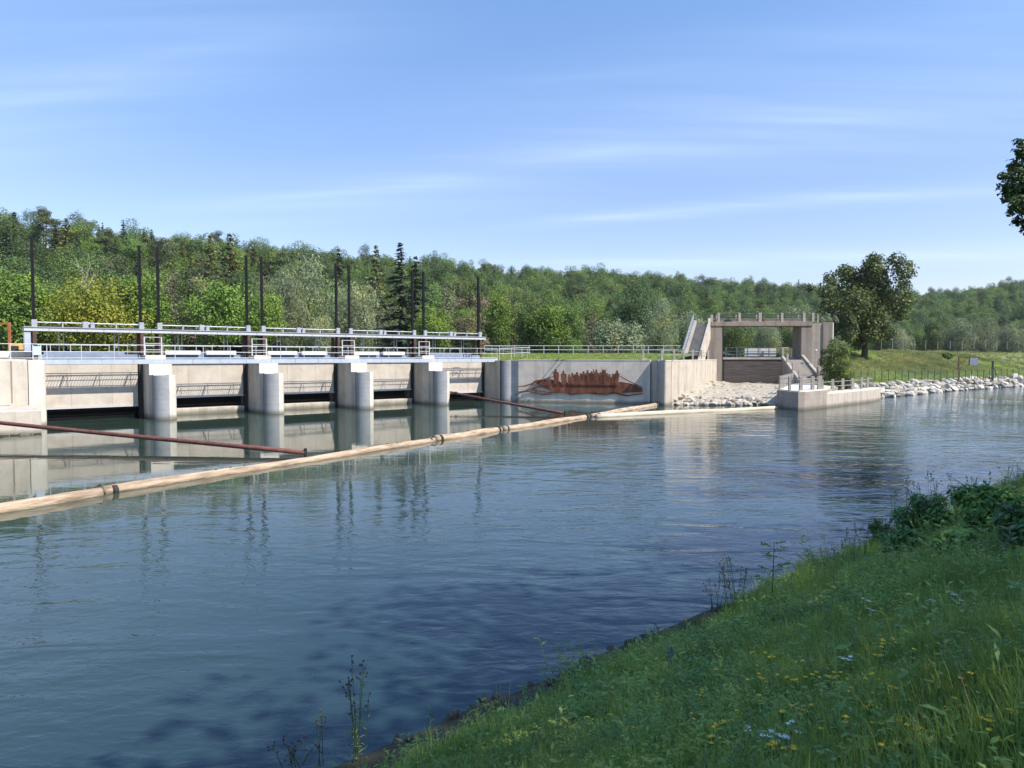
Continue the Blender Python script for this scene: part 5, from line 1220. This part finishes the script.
# ------------------------------------------------------------------ plants one can point to
def on_bank(px, py):
    u, y, z = _ray(px, py)
    for k in range(30, 900):
        tt = k * .06; X, Y_, Z = u * tt, y * tt, EYE + z * tt
        if Z <= max(0.16, float(ground(np.array(X), np.array(Y_)))): return (X, Y_, Z)
    return (X, Y_, Z)
def stalk_plant(label, px, py, top, nst, spread, leaf, nl, fl=None, group=None, seed=1, asp=.2, cat='plant', name='flowering_stalk', flr=.012, lm='weed', bare=.0, dy=0):
    p = on_bank(px, py); rg_ = np.random.default_rng(seed); h = (py - top) * p[1] / F_PX
    t = thing(name, label, cat, p, rg_.uniform(0, 6), group)
    mb = MB(); C = []; Nn = []; A = []; FC = []
    for k in range(nst):
        a = rg_.uniform(0, 6.28); b = np.array([*(rg_.normal(size=2) * spread * .22), -.05]); hh = h * (1 if k == 0 else rg_.uniform(.6, 1.0)); tip = b + np.array([math.cos(a) * spread * rg_.uniform(.2, 1), math.sin(a) * spread * rg_.uniform(.2, 1), hh]); md = (b + tip) / 2 + np.array([0, 0, hh * .06])
        mb.tube([tuple(b), tuple(md), tuple(tip)], [.0055, .004, .002], 5)
        for j in range(nl):
            f = bare + (1 - bare) * (j + .5) / nl; da = j * 2.4 + a; c = b + (tip - b) * f; s = leaf * (1.15 - .7 * f); d = np.array([math.cos(da), math.sin(da), .55]); C.append(c + d * s); A.append(d); Nn.append(np.array([-d[0] * .4, -d[1] * .4, 1.]) + rg_.normal(size=3) * .3)
        if fl:
            for j in range(4):
                q = tip - np.array([0, 0, j * hh * .035]) + rg_.normal(size=3) * .022 * (j + .5); FC.append(q)
                if j: mb.tube([tuple(tip - np.array([0, 0, j * hh * .06 + .02])), tuple(q)], [.002, .0015], 4)
    mb.build('stem', M['stem'], t)
    if C:
        m = quad_mesh('leaves', leaf_quads(np.array(C), unit(np.array(Nn)), leaf, asp, rg_, np.array(A), .85)); m.materials.append(M[lm]); link('leaves', m, None, t)
    if fl:
        m = MB()
        for q in FC: m.tube([tuple(q - [0, 0, flr]), tuple(q), tuple(q + [0, 0, flr * 1.4])], [flr * .5, flr, flr * .7], 6)
        m.build('flower_heads', M[fl], t)
    return t
stalk_plant('tall many stemmed knapweed standing dark against the water', 357, 757, 652, 10, .17, .045, 10, 'purple', seed=1)
stalk_plant('low spreading knapweed left of the tall one, at the bottom edge', 290, 764, 733, 7, .26, .04, 7, 'purple', seed=2)
stalk_plant('thin pale grass stalk between the two knapweeds', 322, 762, 712, 3, .12, .02, 4, 'seed', seed=3, name='grass_stalk')
for k, (px, py, tp_, lab) in enumerate(((492, 722, 700, 'short weed stalk beside the dark soil edge, nearest the tall knapweed'), (590, 682, 655, 'short bushy weed stalk midway along the dark soil edge'), (655, 652, 620, 'seedy stalk on the soil edge left of the blue lupins'), (560, 700, 676, 'small weed stalk on the soil edge between two taller ones'))):
    stalk_plant(lab, px, py, tp_, 4, .1, .035, 5, 'seed', seed=10 + k, name='weed_stalk')
stalk_plant('dusky blue lupin spike above the soil edge, the taller of two', 671, 684, 641, 1, .02, .04, 5, None, seed=20, name='lupin')
stalk_plant('dusky blue lupin spike, the shorter of two', 689, 676, 652, 1, .02, .04, 4, None, seed=21, name='lupin')
for o in [q for q in COL.objects if q.name.startswith('lupin')]:
    h = max((o.matrix_basis @ Vector(v.co)).z for v in o.children[0].data.vertices) - o.location.z; m = MB(); rg_ = random.Random(4)
    for k in range(34):
        a = k * 2.4; f = k / 34; r = .028 * (1 - f * .7); m.tube([(r * math.cos(a), r * math.sin(a), h * (.45 + .55 * f)), (r * 1.5 * math.cos(a), r * 1.5 * math.sin(a), h * (.45 + .55 * f) + .014)], [.010, .006], 5)
    m.build('flower_spike', M['blue'], o)
stalk_plant('leafy loose weed clump at the water side left of the ash sapling', 735, 612, 553, 12, .42, .06, 8, 'seed', seed=30, lm='weed', name='weed_clump')
stalk_plant('second sparse weed clump left of the sapling, lower and thinner', 716, 622, 572, 7, .3, .05, 6, 'seed', seed=31, name='weed_clump')
# ash sapling with pinnate leaves
p = on_bank(771, 606); h = (606 - 540) * p[1] / F_PX; t = thing('ash_sapling', 'young sapling with feathered leaves standing against the river', 'sapling', p)
mb = MB().tube([(0, 0, -.1), (.03, 0, h * .5), (0.05, .02, h)], [.012, .009, .004], 6); C = []; Nn = []; A = []
for k in range(11):
    z = h * (.25 + .72 * k / 10); a = k * 2.4; L_ = .34 * (1 - .35 * k / 10); d = np.array([math.cos(a), math.sin(a), .35]); tip = np.array([.04, .01, z]) + d * L_; mb.tube([(.04, .01, z), tuple(tip)], [.004, .002], 4)
    sd_ = np.array([-math.sin(a), math.cos(a), 0])
    for f in (.3, .5, .7, .9):
        for sg in (-1, 1): C.append(np.array([.04, .01, z]) + d * L_ * f + sd_ * sg * .055); A.append(sd_ * sg + d * .5); Nn.append(np.array([0, 0, 1.]) + rng.normal(size=3) * .25)
    C.append(tip); A.append(d); Nn.append(np.array([0, 0, 1.]))
m = quad_mesh('leaves', leaf_quads(np.array(C), unit(np.array(Nn)), .06, .4, rng, np.array(A), .9)); m.materials.append(M['bramble']); link('leaves', m, None, t); mb.build('stem', M['stem'], t)
# bramble bushes at the right
for k, (px, py, wpx, hpx, lab) in enumerate(((882, 548, 30, 32, 'small rounded bramble bush at the left end of the dark thicket'), (925, 535, 62, 48, 'dark bramble bush in the middle of the thicket by the river'), (985, 540, 66, 58, 'tallest bramble bush at the right end of the thicket'), (1022, 560, 60, 62, 'bramble bush cut by the right edge of the picture'), (905, 556, 46, 26, 'low bramble patch in front of the dark thicket'), (960, 562, 60, 30, 'low leafy nettle patch in front of the tallest bramble'))):
    p = on_bank(px, py); u_ = p[1] / F_PX; w_ = wpx * u_; h = hpx * u_; rg_ = np.random.default_rng(500 + k)
    t = thing('bramble_bush', lab, 'bush', p, 0, 'bramble bushes on the near bank')
    cl = [((0, 0, h * .5), w_ * .26)] + ell_clumps(rg_, 22, (0, 0, h * .42), w_ * .46, h * .5, w_ * .1, w_ * .2, -.7)
    m = quad_mesh('foliage', clump_crown(rg_, cl, 330, .062, .5, .5, .3)); m.materials.append(M['bramble' if k != 5 else 'weed']); link('foliage', m, None, t)
    mb = MB()
    for j in range(9):
        a = j * .7; mb.tube([(0, 0, -.1), (math.cos(a) * w_ * .25, math.sin(a) * w_ * .25, h * .9), (math.cos(a) * w_ * .55, math.sin(a) * w_ * .5, h * rg_.uniform(.5, 1.15))], [.01, .008, .003], 5)
    mb.build('canes', M['bark'], t)
for k, px in enumerate((893, 905, 916, 927, 938, 949, 957, 968, 979, 991, 1003, 1014)):
    stalk_plant('tall seedy weed stalk rising out of the dark bramble thicket', px, 528 - (k % 3) * 4, (486, 474, 480, 469, 477, 472)[k % 6], 3, .12, .05, 7, 'seed', seed=60 + k, bare=.45, group='tall stalks over the brambles', name='weed_stalk', flr=.016)
stalk_plant('pale leafed stalk standing before the rightmost brambles', 1008, 572, 516, 3, .1, .09, 9, None, seed=80, lm='willow', asp=.3, name='pale_stalk')
for k, (px, py, tp_) in enumerate(((842, 572, 530), (852, 566, 522), (826, 578, 545), (812, 585, 552), (864, 560, 520))):
    stalk_plant('thin seedy grass stalk at the water edge between sapling and brambles', px, py, tp_, 5, .2, .02, 3, 'seed', seed=90 + k, group='thin stalks at the water edge', name='grass_stalk')
def flower(label, px, py, kind, n, r, group, seed):
    rg_ = np.random.default_rng(seed); p = on_bank(px, py + 14); h = 14 * p[1] / F_PX + .10; t = thing('yellow_flower' if kind == 'yellow' else 'white_umbel', label, 'flower', p, 0, group); mb = MB(); C = []; Nn = []
    for k in range(n):
        q = np.array([*(rg_.normal(size=2) * r * 1.6), h + rg_.normal() * .02]); mb.tube([(0, 0, -.05), tuple(q * [.5, .5, .55]), tuple(q)], [.0025, .002, .0015], 4)
        m_ = 6 if kind == 'yellow' else 12
        for j in range(m_):
            a = j * 6.283 / m_; rr = r * .5 if kind == 'yellow' else r * .8 * rg_.uniform(.2, 1); C.append(q + np.array([math.cos(a) * rr, math.sin(a) * rr, .004])); Nn.append(np.array([math.cos(a) * .3, math.sin(a) * .3, 1.]))
    m = quad_mesh('petals', leaf_quads(np.array(C), unit(np.array(Nn)), r * (.55 if kind == 'yellow' else .32), .7, rg_)); m.materials.append(M[kind]); mb.build('stem', M['stem'], t); link('petals', m, None, t)
YF = [(888, 630), (784, 689), (814, 688), (829, 689), (798, 727), (889, 703), (905, 735), (891, 736), (872, 718), (968, 695), (742, 725), (761, 678), (924, 748), (895, 762), (632, 742), (713, 749), (643, 690), (839, 615), (916, 756), (802, 722), (899, 740), (836, 686), (792, 691), (858, 700), (948, 720), (700, 700), (846, 735), (980, 740), (823, 752), (870, 690), (765, 715), (930, 680)]
rq = random.Random(31)
YF += [(rq.uniform(640, 1010), rq.uniform(640, 764)) for _ in range(30)]
for k, (px, py) in enumerate(YF): flower('small yellow wildflower blooming in the shaded grass', px, py, 'yellow', 2 + k % 4, .019, 'yellow wildflowers in the grass', 700 + k)
WF = [(864, 609), (870, 620), (930, 609), (953, 603), (1011, 597), (850, 669), (767, 749), (776, 752), (797, 743), (1005, 512), (786, 751), (958, 610), (756, 748)]
for k, (px, py) in enumerate(WF): flower('white flower umbel in the shaded grass of the bank', px, py, 'white', 3, .027, 'white umbels in the grass', 800 + k)

RD = [rock_mesh(50 + k, M['darkstone']) for k in range(3)]
for k in range(46):
    s_ = rq.uniform(-1.5, 9.5); dd = rq.uniform(7.0, 8.2); ca, sa = math.cos(BAZ), math.sin(BAZ)
    X, Y_ = s_ * ca - dd * sa + 6.0 * ca, s_ * sa + dd * ca + 6.0 * sa
    o = bpy.data.objects.new('shore_stone', RD[k % 3]); COL.objects.link(o); q = rq.uniform(.08, .3); o.scale = (q, q, q * .8); o.rotation_euler = (rq.uniform(0, 1), rq.uniform(0, 1), rq.uniform(0, 6)); o.location = (X, Y_, float(ground(np.array(X), np.array(Y_))) + .01)
    tag(o, 'small stone on the dark soil edge of the near bank', 'stone', 'stones on the near shore')
# ------------------------------------------------------------------ the air
hz = MB().box(-4100, 4100, -1000, 4100, -4.5, 135).build('haze', None)
hm = bpy.data.materials.new('haze_air'); N, L = nt(hm); N.remove(N['Principled BSDF']); pv = N.new('ShaderNodeVolumePrincipled')
pv.inputs['Color'].default_value = (0.93, 0.96, 1.0, 1); pv.inputs['Density'].default_value = 0.00007; pv.inputs['Anisotropy'].default_value = 0.2
L.new(pv.outputs[0], N['Material Output'].inputs['Volume']); hz.data.materials.clear(); hz.data.materials.append(hm); tag(hz, kind='stuff')
